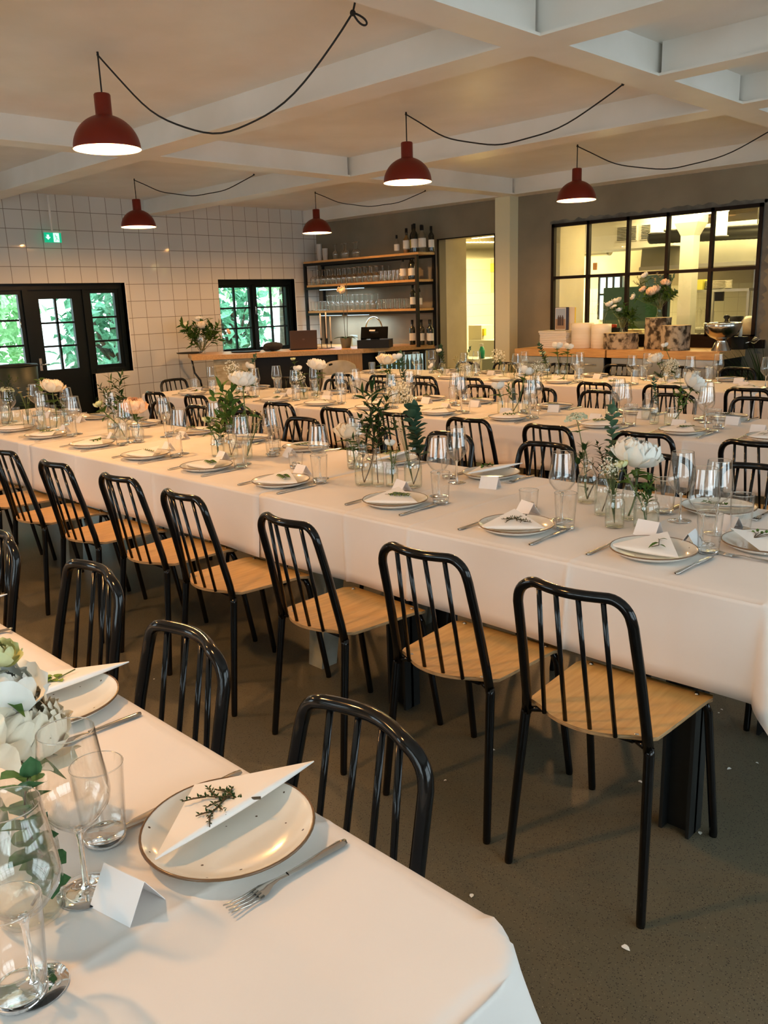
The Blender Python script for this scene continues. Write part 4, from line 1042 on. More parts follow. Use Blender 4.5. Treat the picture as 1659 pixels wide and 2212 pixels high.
def f_bush(t):
    r = random.Random(31); s = MB(); l = MB()
    for k in range(9):
        a = k*2.4; rr = .03+.065*r.random(); e = Vector((rr*math.cos(a), rr*math.sin(a), .16+.10*r.random())); pts = [Vector((0, 0, 0)), e*.5+Vector((0, 0, .02)), e]; s.tube(pts, [.0022, .0018, .001], 5)
        for i in range(9):
            q = .35+.65*i/8; p = pts[1].lerp(pts[2], (q-.35)/.65); an = i*2.4+k
            l.leaf(p, (math.cos(an)+e.x*6, math.sin(an)+e.y*6, .8), (0, 0, 1), .055, .024, 0, .25, 'lance', 3)
    s.build('stems', M_stem, t); l.build('leaves', M_lg, t)
make_flower('bush', 'foliage_branch', 'branch', 'leafy greenery of the bouquets', .22, f_bush)
def vase(kind, uv, label, z=TZ+.0018, ang=0, sc=None):
    p = at_z(uv[0], uv[1], z); place(BOT[kind], tuple(p), ang, label, scale=sc); return p
def stick(key, B, uv, label, spin=0.0, wid=None, z0=.012, push=0.0):
    """put a flower into the bottle standing at B so that its head comes at pixel uv (at the bottle's distance)"""
    root, H = FL[key]; base = Vector(B)+Vector((0, 0, z0)); T = at_depth(uv[0], uv[1], Vector((B[0], B[1], B[2]+.1))-fw*push)
    d = T-base; s = d.length/H; q = Vector((0, 0, 1)).rotation_difference(d.normalized()).to_matrix().to_4x4() @ Matrix.Rotation(spin, 4, 'Z')
    w = wid or s
    r = place(root, tuple(base), 0, label, scale=(w, w, s), rot=q.to_euler('XYZ'))
    if key not in ('branch', 'branch2', 'euc', 'eucd', 'eucf', 'fern', 'bush'):
        for c in r.children:      # heads keep their roundness, only the stem is longer or shorter
            if not c.name.startswith('stem'): c.scale = (1, 1, w/s); c.location = (0, 0, H*(1-w/s))
    return r
# -- right group of the second table
A_ = 'right bottle group on the second table'
b1 = vase('milk', (1268, 1085), 'glass milk bottle with thistle stems, '+A_)
stick('hydr', b1, (1243, 895), 'tall pale green flower head above the '+A_, 1, .85); stick('thistle', b1, (1262, 965), 'dark green thistle in the '+A_, 2, 1.4); stick('fern', b1, (1290, 960), 'fine leaved branch in the '+A_, 1, 1.1)
b2 = vase('slim', (1300, 1112), 'slim bottle holding eucalyptus, '+A_, sc=1.15); stick('euc', b2, (1322, 885), 'tall eucalyptus stem rising from the '+A_, 0, .75)
b3 = vase('jar', (1327, 1138), 'jar with tiny white flowers, '+A_); stick('wild', b3, (1322, 1020), 'meadow flowers in the front jar, '+A_, 0, .85); stick('breath', b3, (1318, 1010), 'spray of tiny white flowers, '+A_, 0, .6)
b4 = vase('slim', (1357, 1122), 'slim bottle carrying the big white peony, '+A_, sc=1.1); stick('pw1', b4, (1377, 976), 'largest white peony, standing in the '+A_, 0, 1.18, push=.03)
b5 = vase('wide', (1395, 1138), 'widest jar, holding a thistle, '+A_, sc=.9); stick('thistle', b5, (1383, 1052), 'small thistle in the widest jar, '+A_, 0, .8); stick('ry', b5, (1342, 1002), 'greenish white bud beside the big peony', 0, .95)
stick('branch2', b5, (1402, 1040), 'leaf stem under the big peony', 2, .35)
# -- middle group
C_ = 'central bottle group on the second table'
b = vase('milk', (787, 1048), 'tall milk bottle at the left of the '+C_, sc=1.05); stick('branch', b, (805, 835), 'tall dark leafy branch, left one in the '+C_, 0, 1.0); stick('branch', b, (778, 905), 'shorter leafy branch, '+C_, 2, .85)
b = vase('slim', (817, 1050), 'slim greenish bottle in front, '+C_, sc=1.15); stick('branch', b, (838, 860), 'leafy branch in the slim bottle, '+C_, 4, .85)
b = vase('jar', (847, 1050), 'small jar with meadow flowers, '+C_, sc=.85); stick('wild', b, (852, 960), 'meadow flowers in the small jar, '+C_, 0, .9); stick('rw', b, (842, 955), 'little white flower above the '+C_, 0, .7)
b = vase('milk', (893, 1052), 'milk bottle at the right of the '+C_); stick('eucd', b, (893, 885), 'dark eucalyptus stem, '+C_, 0, .95); stick('wild', b, (862, 900), 'thin wildflower stem leaning left, '+C_, 1, .7)
b = vase('jar', (765, 1012), 'jar behind the left milk bottle, '+C_); stick('pc', b, (750, 928), 'cream peony at the left of the '+C_, 0, .92)
# -- left group
D_ = 'left bottle group on the second table'
b = vase('jar', (471, 985), 'left jar of the '+D_); stick('ry', b, (448, 905), 'yellowish buds, '+D_, 0, 1.2); stick('branch2', b, (470, 900), 'green leaves low in the '+D_, 2, .9)
b = vase('milk', (500, 988), 'milk bottle in the '+D_); stick('branch2', b, (500, 850), 'large leaved green branch, '+D_, 0, 1.0); stick('branch2', b, (478, 842), 'second large leaved branch, '+D_, 2, .9)
b = vase('slim', (535, 990), 'slim bottle in the '+D_, sc=1.1); stick('pw2', b, (524, 817), 'cream white peony high above the '+D_, 0, 1.0); stick('wild', b, (560, 895), 'fine wildflower stem, '+D_, 0, .9)
# -- far left groups
E_ = 'bottle group near the left edge, second table'
b = vase('milk', (248, 945), 'milk bottle at the left, '+E_); stick('branch', b, (262, 812), 'dark leafy branch standing out before the tiles, '+E_, 0, .9); stick('fern', b, (215, 835), 'dark fine leaved branch leaning left, '+E_, 1, .95)
b = vase('jar', (270, 948), 'jar in the middle, '+E_); stick('ry', b, (212, 872), 'greenish buds at the left, '+E_, 0, 1.3); stick('branch2', b, (255, 870), 'green stem in the jar, '+E_, 1, .6)
b = vase('jar', (298, 945), 'jar carrying a peach peony, '+E_); stick('pp', b, (290, 876), 'peach peony before the tiled wall, '+E_, 0, 1.15, push=.05)
F_ = 'farthest bottle group of the second table'
b = vase('slim', (93, 928), 'slim bottle, '+F_); stick('round', b, (88, 825), 'round light green leaves, '+F_, 0, .9)
b = vase('milk', (122, 930), 'milk bottle, '+F_); stick('pc', b, (113, 832), 'cream peony beside the round leaves, '+F_, 0, 1.12)
b = vase('slim', (143, 918), 'right slim bottle, '+F_); stick('wild', b, (130, 850), 'low wildflower, '+F_)
b = vase('jar', (62, 922), 'jar with wildflowers, '+F_); stick('wild', b, (55, 845), 'sparse brown centred wildflowers, '+F_, 0, 1.3)
b = vase('milk', (18, 920), 'milk bottle cut by the left edge, '+F_); stick('hydr', b, (14, 838), 'pale green flower head at the left edge, '+F_, 0, 1.0); stick('fern', b, (20, 815), 'thin branch at the left edge, '+F_, 0, .7)
b = vase('jar', (38, 915), 'jar beside it at the left edge, '+F_)
# -- third table
G_ = 'left bottle group of the third table'
b = vase('milk', (657, 862), 'milk bottle in the '+G_, sc=.95); stick('breath', b, (645, 815), 'spray of tiny flowers, '+G_, 0, 1.0); stick('rw', b, (643, 795), 'small white roses, '+G_, 0, 1.1); stick('ry', b, (633, 775), 'upright buds, '+G_, 0, .9)
b = vase('slim', (684, 861), 'slim bottle with a peony, '+G_, sc=1.2); stick('pw1', b, (685, 786), 'white peony against the black bar front, '+G_, 0, 1.15)
b = vase('wide', (520, 853), 'jar behind the cream peony, third table'); stick('breath', b, (500, 795), 'spray of tiny flowers behind the cream peony', 0, 1.2); stick('rw', b, (540, 790), 'small pale rose behind the cream peony', 0, 1.3); stick('euc', b, (550, 770), 'eucalyptus tip behind the cream peony', 0, .6)
H_ = 'central bottle group of the third table'
b = vase('wide', (850, 870), 'wide jar, '+H_); stick('cloud', b, (862, 845), 'big cloud of tiny white flowers, '+H_, 0, 1.25); stick('cloud', b, (885, 872), 'lower cloud of tiny white flowers, '+H_, 1, .9)
b = vase('slim', (838, 866), 'slim bottle, '+H_, sc=1.1); stick('pc', b, (833, 775), 'cream peony before the bar, '+H_, 0, 1.05); stick('branch2', b, (842, 800), 'leaf stem below that peony, '+H_, 0, .5)
b = vase('milk', (872, 868), 'milk bottle, '+H_); stick('euc', b, (865, 765), 'pale eucalyptus before the bar, '+H_, 0, .75); stick('rw', b, (858, 770), 'small cream rose beside the eucalyptus', 0, 1.2)
K_ = 'bottle group under the doorway, third table'
b = vase('slim', (1083, 893), 'left slim bottle, '+K_, sc=1.1); stick('rw', b, (1075, 832), 'white rose hanging left, '+K_, 0, 1.3)
b = vase('milk', (1108, 893), 'milk bottle, '+K_); stick('wild', b, (1108, 785), 'thin stems rising straight, '+K_, 0, .8); stick('rw', b, (1138, 800), 'white flower leaning right, '+K_, 0, 1.3); stick('branch2', b, (1098, 835), 'green leaves, '+K_, 0, .35)
b = vase('slim', (1136, 893), 'right slim bottle, '+K_); stick('breath', b, (1160, 795), 'light spray of tiny flowers, '+K_, 0, .8)
J_ = 'right bottle group of the third table'
b = vase('slim', (1413, 915), 'brownish slim bottle, '+J_, sc=1.15); stick('euc', b, (1412, 820), 'narrow eucalyptus stem, '+J_, 0, .45)
b = vase('wide', (1450, 918), 'wide square-looking jar, '+J_); stick('branch2', b, (1470, 845), 'dark leaf stem in the wide jar, '+J_, 1, .5); stick('pw2', b, (1502, 825), 'white peony leaning right, '+J_, 0, 1.1)
b = vase('slim', (1395, 905), 'slim bottle behind, '+J_)
# -- back table
L_g = 'left bottle group of the back table'
b = vase('milk', (955, 812), 'milk bottle, '+L_g); stick('eucd', b, (952, 750), 'thick eucalyptus stem bending over, '+L_g, 0, .6); stick('rw', b, (930, 790), 'small white flower leaning left, '+L_g, 0, 1.0); stick('rw', b, (948, 757), 'round white bud, '+L_g, 0, .9)
b = vase('slim', (990, 812), 'slim bottle, '+L_g, sc=1.1); stick('wild', b, (990, 775), 'brownish meadow flowers, '+L_g, 0, 1.3); stick('euc', b, (1015, 752), 'thin eucalyptus stem leaning right, '+L_g, 0, .4)
b = vase('wide', (1012, 814), 'wide jar with tiny flowers, '+L_g); stick('cloud', b, (1005, 795), 'low cloud of tiny flowers, '+L_g, 0, .8)
b = vase('slim', (1088, 812), 'slim bottle standing alone before the column, back table'); stick('breath', b, (1075, 770), 'airy spray of tiny flowers before the doorway', 0, 1.3)
Q_ = 'middle bottle group of the back table'
b = vase('milk', (1182, 818), 'left milk bottle, '+Q_, sc=1.1); stick('euc', b, (1165, 745), 'pale eucalyptus leaning left, '+Q_, 0, .8); stick('ry', b, (1172, 762), 'yellow green bud, '+Q_, 0, 1.3)
b = vase('slim', (1203, 820), 'slim bottle, '+Q_, sc=1.15); stick('rw', b, (1203, 746), 'left white rose, '+Q_, 0, 1.5)
b = vase('milk', (1217, 820), 'right milk bottle, '+Q_); stick('rw', b, (1228, 748), 'right white rose, '+Q_, 0, 1.3)
R_g = 'right bottle group of the back table'
b = vase('milk', (1437, 828), 'milk bottle, '+R_g); stick('pw1', b, (1415, 772), 'pale pinkish white peony before the counter, '+R_g, 0, .95); stick('euc', b, (1415, 805), 'eucalyptus below that peony, '+R_g, 0, .5)
b = vase('jar', (1462, 828), 'jar with tiny white flowers, '+R_g); stick('cloud', b, (1448, 792), 'cloud of tiny white flowers before the counter, '+R_g, 0, 1.0); stick('rw', b, (1435, 745), 'single white blossom rising, '+R_g, 0, .9)
# -- foreground group
b = vase('milk', (72, 1972), 'large bottle in the foreground holding eucalyptus', sc=1.12); stick('eucf', b, (60, 1680), 'eucalyptus stem in the foreground bottle', 0, .80, push=.0); stick('eucf', b, (82, 1850), 'eucalyptus leaves inside the foreground bottle', 1, .55)
b = vase('milk', (-70, 1800), 'bottle outside the left edge carrying white roses'); stick('rw', b, (14, 1478), 'white rose at the left edge above the foreground bottle', 0, 1.7)
stick('pc', b, (38, 1560), 'large cream white peony at the left edge in the foreground', 0, 1.25); stick('ry', b, (-4, 1408), 'greenish rose bud at the left edge above the white rose', 0, 1.4)
pw = at_z(40, 2300, TZ+.002)
# ================================================================== BAR
BZ = .95
def Z(u, v, z=BZ): return at_z(u, v, z)
A_p, B_p, C_p, D_p, E_p = (-8.82, 5.64), (-7.62, 7.33), (-7.36, 8.38), (-9.50, 6.02), (-8.22, 7.70)
bar = thing('bar_counter', 'oak topped bar running from the tiled wall corner to the kitchen doorway', 'bar', (0, 0, 0))
MB().prism([A_p, B_p, C_p, (-7.95, 8.38), E_p, D_p], .895, BZ).build('bar_top', M_oak, bar)
def seg(f0, f1, off, z0, z1, name, m, P=A_p, Q=B_p, th=.04):
    P, Q = Vector(P), Vector(Q); d = (Q-P).normalized(); n = Vector((-d.y, d.x)); a = P.lerp(Q, f0)+n*off; b = P.lerp(Q, f1)+n*off
    return MB().prism([tuple(a), tuple(b), tuple(b+n*th), tuple(a+n*th)], z0, z1).build(name, m, bar)
M_trav = noisecol(mat('pale_rough_wood', (.5, .42, .28), .8), (.34, .27, .15), (.60, .52, .36), 9, 6, (1, 1, 4), .3, .7, bump=.3, bscale=18)
seg(.12, .36, .05, 0, .895, 'pale_end_block', M_trav, th=.5)
seg(.36, .85, .10, 0, .895, 'black_front_panel', M_blackmat); seg(.85, .995, .03, 0, .895, 'oak_front_panel', M_oakdark, th=.12)
seg(.0, .90, .10, 0, .895, 'black_front_panel', M_blackmat, B_p, C_p)
MB().tube([(A_p[0]-.02, A_p[1]+.01, .90), (A_p[0]+.0, A_p[1]+.02, .75), (A_p[0]+.05, A_p[1]+.06, .66), (A_p[0]+.06, A_p[1]+.08, .50)], .012, 8).build('end_bracket', M_black, bar)
# back counter under the shelf
MB().box(-9.60, -8.05, 7.80, 8.38, .88, .93).build('back_worktop', M_oak, bar); MB().box(-9.60, -8.05, 7.84, 8.38, 0, .88).build('back_cabinet', M_blackmat, bar)
# glass door fridge with bottles in the bar front
fr = thing('bottle_fridge', 'glass fronted fridge with blue light set in the bar front', 'fridge', (-7.62, 7.55, .1))
MB().box(0, .05, 0, .70, 0, .78).build('fridge_body', M_blackmat, fr)
M_cool = mat('cool_lit_shelf', (.6, .8, .85), .5, emit=(.55, .85, .95), es=.75)
MB().box(.055, .060, .03, .67, .04, .74).build('lit_interior', M_cool, fr)
bt = MB()
for r_ in range(3):
    for k in range(9): bt.lathe([(0, 0), (.024, 0), (.024, .12), (.009, .16), (.009, .20), (0, .20)], 8, 0, (.09, .07+k*.068, .06+r_*.24))
bt.build('bottles_inside', mat('soft_drink_bottle', (.12, .20, .20), .2), fr)
MB().box(.118, .122, .0, .70, 0, .78).build('fridge_glass', M_kpane, fr)
for a_, b_2 in (((.0, .03), 0), ((.67, .70), 0), ((.335, .35), 0)): MB().box(.115, .127, a_[0], a_[1], 0, .78).build('fridge_frame', M_steelk, fr)
fr.rotation_euler = (0, 0, -math.atan2(C_p[0]-B_p[0], C_p[1]-B_p[1]))
# vase with bouquet on the bar
def bar_vase():
    p = Z(437, 765); t = thing('flower_vase', 'clear glass vase on the left end of the bar', 'vase', tuple(p))
    MB().lathe([(.042, .24), (.050, .20), (.046, .13), (.034, .06), (.030, .03), (.040, .008), (.046, .001), (0, .001)], 24).lathe([(.040, .24), (.047, .20), (.043, .13), (.031, .06), (.0, .03)], 24).build('vase_glass', M_bottle, t)
    MB().lathe([(0, .03), (.030, .06), (.042, .13), (.044, .16), (0, .16)], 20).build('water_filling', M_water, t); return p
p = bar_vase()
for i, (key, uv, lab, w) in enumerate([('branch2', (395, 702), 'bright green branch leaning far left, bar bouquet', 1.4), ('branch2', (470, 703), 'bright green branch leaning far right, bar bouquet', 1.4), ('branch2', (418, 725), 'low green branch left, bar bouquet', 1.3), ('fern', (465, 722), 'fine green branch right, bar bouquet', 1.1), ('bush', (415, 708), 'dark green foliage left of centre, bar bouquet', 1.2),
    ('bush', (458, 706), 'dark green foliage right of centre, bar bouquet', 1.2), ('branch2', (437, 695), 'upright green foliage in the middle, bar bouquet', 1.3), ('pc', (437, 702), 'large cream rose in front, bar bouquet', 1.2), ('rw', (398, 703), 'small white rose at the left, bar bouquet', 1.4), ('pw1', (430, 688), 'white flower at the top, bar bouquet', .8), ('pp', (494, 716), 'peach flower leaning out before the window, bar bouquet', .55)]):
    stick(key, p+Vector((.012*math.cos(i*2.4), .012*math.sin(i*2.4), 0)), uv, lab, i*1.3, w, z0=.03)
def single(name, mb, m, loc, label, cat, group=None, rz=0):
    o = mb.build(name, m, None, loc); o.rotation_euler = (0, 0, rz); tag(o, label, cat, group); return o
AB = math.atan2(B_p[1]-A_p[1], B_p[0]-A_p[0])
single('tray', MB().lathe([(0, 0), (.15, 0), (.165, .012), (.16, .012), (.148, .004), (0, .004)], 32), M_blackmat, tuple(Z(402, 764)+Vector((-.0, .05, .001))), 'thin dark tray on the left end of the bar', 'tray')
single('tray', MB().lathe([(0, 0), (.17, 0), (.19, .014), (.185, .014), (.168, .004), (0, .004)], 32), M_blackmat, tuple(Z(527, 761)+Vector((0, .03, .001))), 'round black tray in front of the small window', 'tray')
bag = MB(); r5 = random.Random(9)
bag.blob((0, 0, .055), .12, 0, 14, 9, .46, .12); bag.blob((-.07, -.03, .03), .06, 0, 10, 6, .5, .1); bag.blob((.05, .02, .07), .07, 0, 10, 6, .5, .1)
single('bundled_cloth', bag, noisecol(mat('black_cloth', (.01, .01, .012), .9), (.006, .006, .007), (.02, .02, .022), 12), tuple(Z(588, 759)+Vector((-.03, .04, .002))), 'crumpled black cloth on the bar before the small window', 'cloth', None, AB)
sm_ = MB().lathe([(0, 0), (.012, 0), (.026, .012), (.028, .03), (.022, .034)], 16)
single('small_glass_bowl', sm_, M_glass, tuple(Z(480, 763)+Vector((0, 0, .001))), 'small glass bowl on the bar beside the first tray', 'bowl')
lp = Z(654, 756); t = thing('laptop', 'brown-black laptop on the bar seen from behind its lid', 'laptop', (lp.x, lp.y+.02, BZ+.001), AB)
MB().box(-.17, .17, .0, .24, 0, .016).build('keyboard_base', M_blackmat, t)
Mx = Matrix.Translation((0, .0, .016)) @ Matrix.Rotation(math.radians(8), 4, 'X')
ld = MB().box(-.17, .17, -.008, 0, 0, .225, 0, Mx).build('lid', mat('brown_black_lid', (.055, .030, .018), .4), t)
MB().box(-.014, .014, -.0095, -.008, .105, .125, 0, Mx).build('lid_emblem', mat('dull_emblem', (.10, .07, .05), .4), ld)
for i, (u, v, h, tp) in enumerate(((695, 753, .12, 681), (707, 753, .115, 679), (716, 752, .075, 684))):
    p = Z(u, v); t = thing('candlestick', 'thin black candlestick on the bar, %s of three' % ('leftmost', 'middle', 'rightmost and lowest')[i], 'candlestick', (p.x, p.y, BZ+.001), 0, 'three black candlesticks')
    MB().lathe([(0, 0), (.045, 0), (.045, .004), (.005, .007), (.004, h-.02), (.014, h-.012), (.014, h+.012), (.010, h+.012), (.010, h)], 16).build('stand', M_blackmat, t)
    c = MB().lathe([(.0095, 0), (.0095, .30+.02*(i == 1)), (.006, .315+.02*(i == 1)), (0, .318+.02*(i == 1))], 12, capb=True)
    single('taper_candle', c, M_wax, (p.x, p.y, BZ+.001+h), 'tall ivory taper candle, %s of three on the bar' % ('leftmost', 'middle', 'rightmost')[i], 'candle', 'three taper candles')
p = Z(748, 751); t = thing('flower_pot', 'grey stoneware pot holding an orchid on the bar', 'pot', (p.x, p.y, BZ+.001))
MB().lathe([(0, 0), (.055, 0), (.068, .06), (.074, .115), (.078, .12), (.074, .124), (.066, .115), (.06, .1), (0, .1)], 28).build('pot_body', M_terra, t)
orc = thing('orchid', 'orchid with two tall thin stems and one cream flower', 'plant', (p.x, p.y, BZ+.10))
s = MB(); s.tube([(-.01, 0, 0), (-.02, .0, .3), (-.03, .0, .62)], .0035, 6).tube([(.02, 0, 0), (.045, .0, .3), (.055, 0, .72), (.04, 0, .76)], .0035, 6); s.build('flower_stem', M_twig, orc)
l = MB()
for k in range(6): l.leaf((0, 0, .01), (math.cos(k*1.1), math.sin(k*1.1), .6), (0, 0, 1), .16, .05, 0, .6, 'round', 5)
l.build('leaf', M_ld, orc)
b = MB(); bloom(b, (-.03, -.01, .62), (.3, -.6, .5), .045, 'rose', 4); b.build('orchid_flower', M_pc, orc)
p = Z(800, 752); t = thing('till', 'black till with tilted touch screen on the bar', 'till', (p.x, p.y+.08, BZ+.001), AB-.35)
MB().box(-.20, .20, -.12, .18, 0, .10).build('cash_drawer', M_blackmat, t)
Mx = Matrix.Translation((0, -.02, .11)) @ Matrix.Rotation(math.radians(-25), 4, 'X')
sc_ = MB().box(-.17, .17, -.02, 0, 0, .15, 0, Mx).build('touch_screen', M_black, t)
MB().add([(-.17, -.02, .10), (-.12, .10, .10), (-.17, .05, .25)], [(0, 1, 2)]).box(-.05, .05, -.01, .08, .10, .20).build('screen_stand', M_blackmat, t)
single('receipt', MB().box(-.05, .05, -.002, 0, 0, .02, 0, Mx), M_label, (p.x+.06, p.y+.0, BZ+.096), 'narrow white paper strip on the till', 'paper')
# tap on the back counter
p = at_y(826, 735, 8.15); q_ = at_y(790, 706, 8.15)
tp = MB(); cx_ = (p.x+q_.x)/2; R_ = (p.x-q_.x)/2
pts = [(p.x, 8.15, .93), (p.x, 8.15, 1.15)]+[(cx_+R_*math.cos(PI*i/10), 8.15, 1.15+R_*1.0*math.sin(PI*i/10)) for i in range(1, 11)]+[(q_.x, 8.15, 1.08)]
t = thing('sink_tap', 'tall curved chrome tap behind the till', 'tap'); tp.tube(pts, .012, 10).build('spout', M_chrome, t); MB().tube([(p.x, 8.15, 1.0), (p.x-.06, 8.12, 1.0)], .009, 8).lathe([(.02, 0), (.02, .08)], 12, 0, (p.x, 8.15, .93)).build('tap_lever', M_chrome, t)
single('paper_towel_box', MB().box(-.05, .05, -.05, .05, 0, .14), mat('pale_blue_plastic', (.45, .62, .68), .4), (-8.62, 8.1, .932), 'pale box behind the candlesticks at the back of the bar', 'box')
# ------------------------------------------------------------------ shelf unit
SX0, SX1, SY0, SY1 = -9.50, -7.36, 8.06, 8.385
sh = thing('shelf_unit', 'black steel shelf unit with oak boards behind the bar', 'shelf')
for x, y in ((SX0, SY0), (SX1, SY0), (SX0+.02, SY1), (SX1, SY1)):
    MB().box(x-.018, x+.018, y-.018, y+.018-.012*(y > 8.3), BZ-.02, 2.06).build('post', M_blackmat, sh)
for i, z in enumerate((2.06, 1.735, 1.38)):
    MB().box(SX0-.03*(i == 0), SX1+.03*(i == 0)+.0, SY0+.0, SY1-.02, z, z+.028).build('shelf_board', M_oak, sh)
    MB().box(SX0, SX1, SY0-.015, SY0+.012, z-.035, z).box(SX0, SX1, SY1-.03, SY1-.01, z-.035, z).build('rail', M_blackmat, sh)
ZS = [2.088, 1.763, 1.408]
M_led = mat('cool_shelf_lamp', (.8, .95, 1), .4, emit=(.60, .85, 1.0), es=2.2)
for i, (x, z) in enumerate(((-9.15, 1.692), (-8.68, 1.692), (-9.15, 1.337), (-8.6, 1.337))):
    o = single('shelf_light', MB().box(-.17, .17, -.05, .05, 0, .006), M_led, (x, 8.2, z), 'flat cool light under the %s shelf board, %s' % (('middle', 'lowest')[i > 1], ('left', 'right')[i % 2]), 'light', 'lights under the shelf boards')
for x, z, w_ in ((-8.9, 1.68, 2.0), (-8.7, 1.325, 9.0)): area('shelf_lamp_glow', (x, 8.2, z), (0, 0, 0), 1.0, .1, w_, (.72, .9, 1.0))
# glasses on the shelves
bigw = dup(wineg, (0, 0, 0), 0, 'tmp'); LABELS['tmp'] = []
gl = 0
def shelf_glass(x, y, z, kind, label, grp, flip=False):
    if kind == 'w': place(wineg, (x, y, z+(.236 if flip else 0)*.86), 0, label, grp, .86, (PI if flip else 0, 0, 0))
    else: place(tumb, (x, y, z), 0, label, grp, 1.05)
bpy.data.objects.remove(bigw.children[0]) if False else None
for c in list(bigw.children): bpy.data.objects.remove(c)
bpy.data.objects.remove(bigw)
r9 = random.Random(4)
for row, y in enumerate((8.11, 8.22, 8.32)):
    for k in range(13):
        if row and k > 12: continue
        x = -9.40+k*.105+.02*row
        shelf_glass(x, y+.006*(r9.random()-.5), ZS[1]+.001, 'w', 'upturned stemmed glass, %s from left in the %s row of the middle shelf board' % (ORD[k], ('front', 'second', 'back')[row]), 'upside down glasses on the middle shelf board', True)
for k in range(6): shelf_glass(-8.04+k*.075, 8.12, ZS[1]+.001, 't', 'short glass, %s of six at the right of the middle shelf board' % ORD[k], 'short glasses on the middle shelf board')
for row, y in enumerate((8.12, 8.24)):
    for k in range(10): shelf_glass(-9.12+k*.098, y, ZS[2]+.001, 'w', 'upturned stemmed glass, %s from left in the %s row of the lowest shelf board' % (ORD[k], ('front', 'back')[row]), 'upside down glasses on the lowest shelf board', True)
    for k in range(4): shelf_glass(-9.43+k*.078, y, ZS[2]+.001, 't', 'tall tumbler, %s from the left end of the lowest shelf board, %s row' % (ORD[k], ('front', 'back')[row]), 'tumblers on the lowest shelf board')
    for k in range(7): shelf_glass(-8.10+k*.082, y, ZS[2]+.001, 't', 'tumbler, %s of seven right on the lowest shelf board, %s row' % (ORD[k], ('front', 'back')[row]), 'tumblers on the lowest shelf board right')
for k in range(5): shelf_glass(-8.98+k*.11, 8.18+.05*(k % 2), ZS[0]+.001, 'w', 'stemmed glass on top of the shelf unit, %s from the left' % ORD[k], 'glasses on top of the shelf unit', True)
for k in range(2):
    c = MB()
    for i in range(7-3*k): c.lathe([(.030, .0+i*.022), (.040, .10+i*.022), (.042, .10+i*.022)], 20, 0, smooth=True, capb=(i == 0))
    single('paper_cup_stack', c, mat('white_paper_cup_%d' % k, (.75, .74, .70), .7), (-9.36+.12*k, 8.22, ZS[0]+.001), ('tall' if k == 0 else 'short')+' stack of white paper cups on top of the shelf unit', 'cups')
def make_wbottle(m, lab, shape='bordeaux'):
    t = thing('wine_bottle', 'proto', 'bottle', (0, 0, 0), 0, 'bottles on the bar shelves')
    if shape == 'bordeaux': pr_ = [(0, 0), (.036, 0), (.037, .005), (.037, .185), (.030, .205), (.015, .225), (.0135, .285), (.0155, .287), (.0155, .298), (0, .298)]
    else: pr_ = [(0, 0), (.038, 0), (.040, .005), (.040, .15), (.034, .18), (.016, .21), (.0135, .255), (.016, .257), (.016, .272), (0, .272)]
    MB().lathe(pr_, 20).build('bottle_body', m, t); MB().lathe([(.0376 if shape == 'bordeaux' else .0406, .05), (.0376 if shape == 'bordeaux' else .0406, .14)], 20).build('paper_label', lab, t)
    h = pr_[-1][1]; MB().lathe([(.0162, h-.05), (.0162, h+.001), (0, h+.001)], 14).build('cap', M_blackmat, t); return first(t)
WB = {'d': make_wbottle(M_wine, M_label), 'y': make_wbottle(M_wine, M_labely), 'a': make_wbottle(M_amber, M_label, 's'), 'c': make_wbottle(M_bottle, M_label, 's')}
def bottles(lst, y, z, where, grp):
    for i, (u, k, sc) in enumerate(lst):
        x = at_y(u, 600, y).x; place(WB[k], (x, y+.07*(i % 2), z+.001), 1.2*i, '%s bottle, %s from the left %s' % ({'d': 'dark wine', 'y': 'dark yellow-labelled', 'a': 'amber spirit', 'c': 'clear spirit'}[k], ORD[i], where), grp, sc)
bottles([(859, 'c', .85), (872, 'a', 1.0), (880, 'c', 1.1), (886, 'y', 1.15), (897, 'd', 1.15), (904, 'c', 1.2), (914, 'c', 1.15), (925, 'd', 1.0)], 8.13, ZS[0], 'on top of the shelf unit', 'bottles on top of the shelf unit')
bottles([(871, 'c', 1.0), (880, 'd', 1.0), (891, 'd', 1.0)], 8.12, ZS[1], 'on the middle shelf board', 'bottles on the middle shelf board')
bottles([(891, 'd', 1.0), (897, 'c', .9)], 8.12, ZS[2], 'on the lowest shelf board', 'bottles on the lowest shelf board')
bottles([(888, 'd', 1.05), (899, 'd', 1.05), (908, 'd', 1.05), (918, 'd', 1.05), (928, 'd', 1.05)], 8.18, BZ, 'on the bar end by the doorway', 'wine bottles on the bar end')

# ================================================================== KITCHEN COUNTER
for nm, x0, x1, lab in (('left', -5.66, -4.535, 'steel sideboard with oak top, left one under the kitchen window'), ('right', -4.515, -3.35, 'steel sideboard with oak top, right one under the kitchen window')):
    t = thing('sideboard', lab, 'sideboard', (0, 0, 0), 0, 'sideboards under the kitchen window')
    MB().box(x0, x1, 7.78, 8.37, .875, BZ).build('worktop', M_oak, t)
    MB().box(x0+.03, x1-.03, 7.84, 8.36, .08, .874).build('carcass', M_blackmat, t)
    n = 2
    for k in range(n):
        a = x0+.03+(x1-x0-.06)*k/n; b_3 = x0+.03+(x1-x0-.06)*(k+1)/n
        d = MB().box(a+.004, b_3-.004, 7.82, 7.84, .70, .868).build('drawer', M_steelk, t)
        MB().tube([(a+.10, 7.82, .80), (a+.10, 7.79, .80), (b_3-.10, 7.79, .80), (b_3-.10, 7.82, .80)], .006, 6).build('handle', M_steel, d)
def Y8(u, v=750, y=8.05): return at_y(u, v, y).x
x0, x1 = Y8(1170, y=8.0), Y8(1230, y=8.0); r6 = random.Random(6)
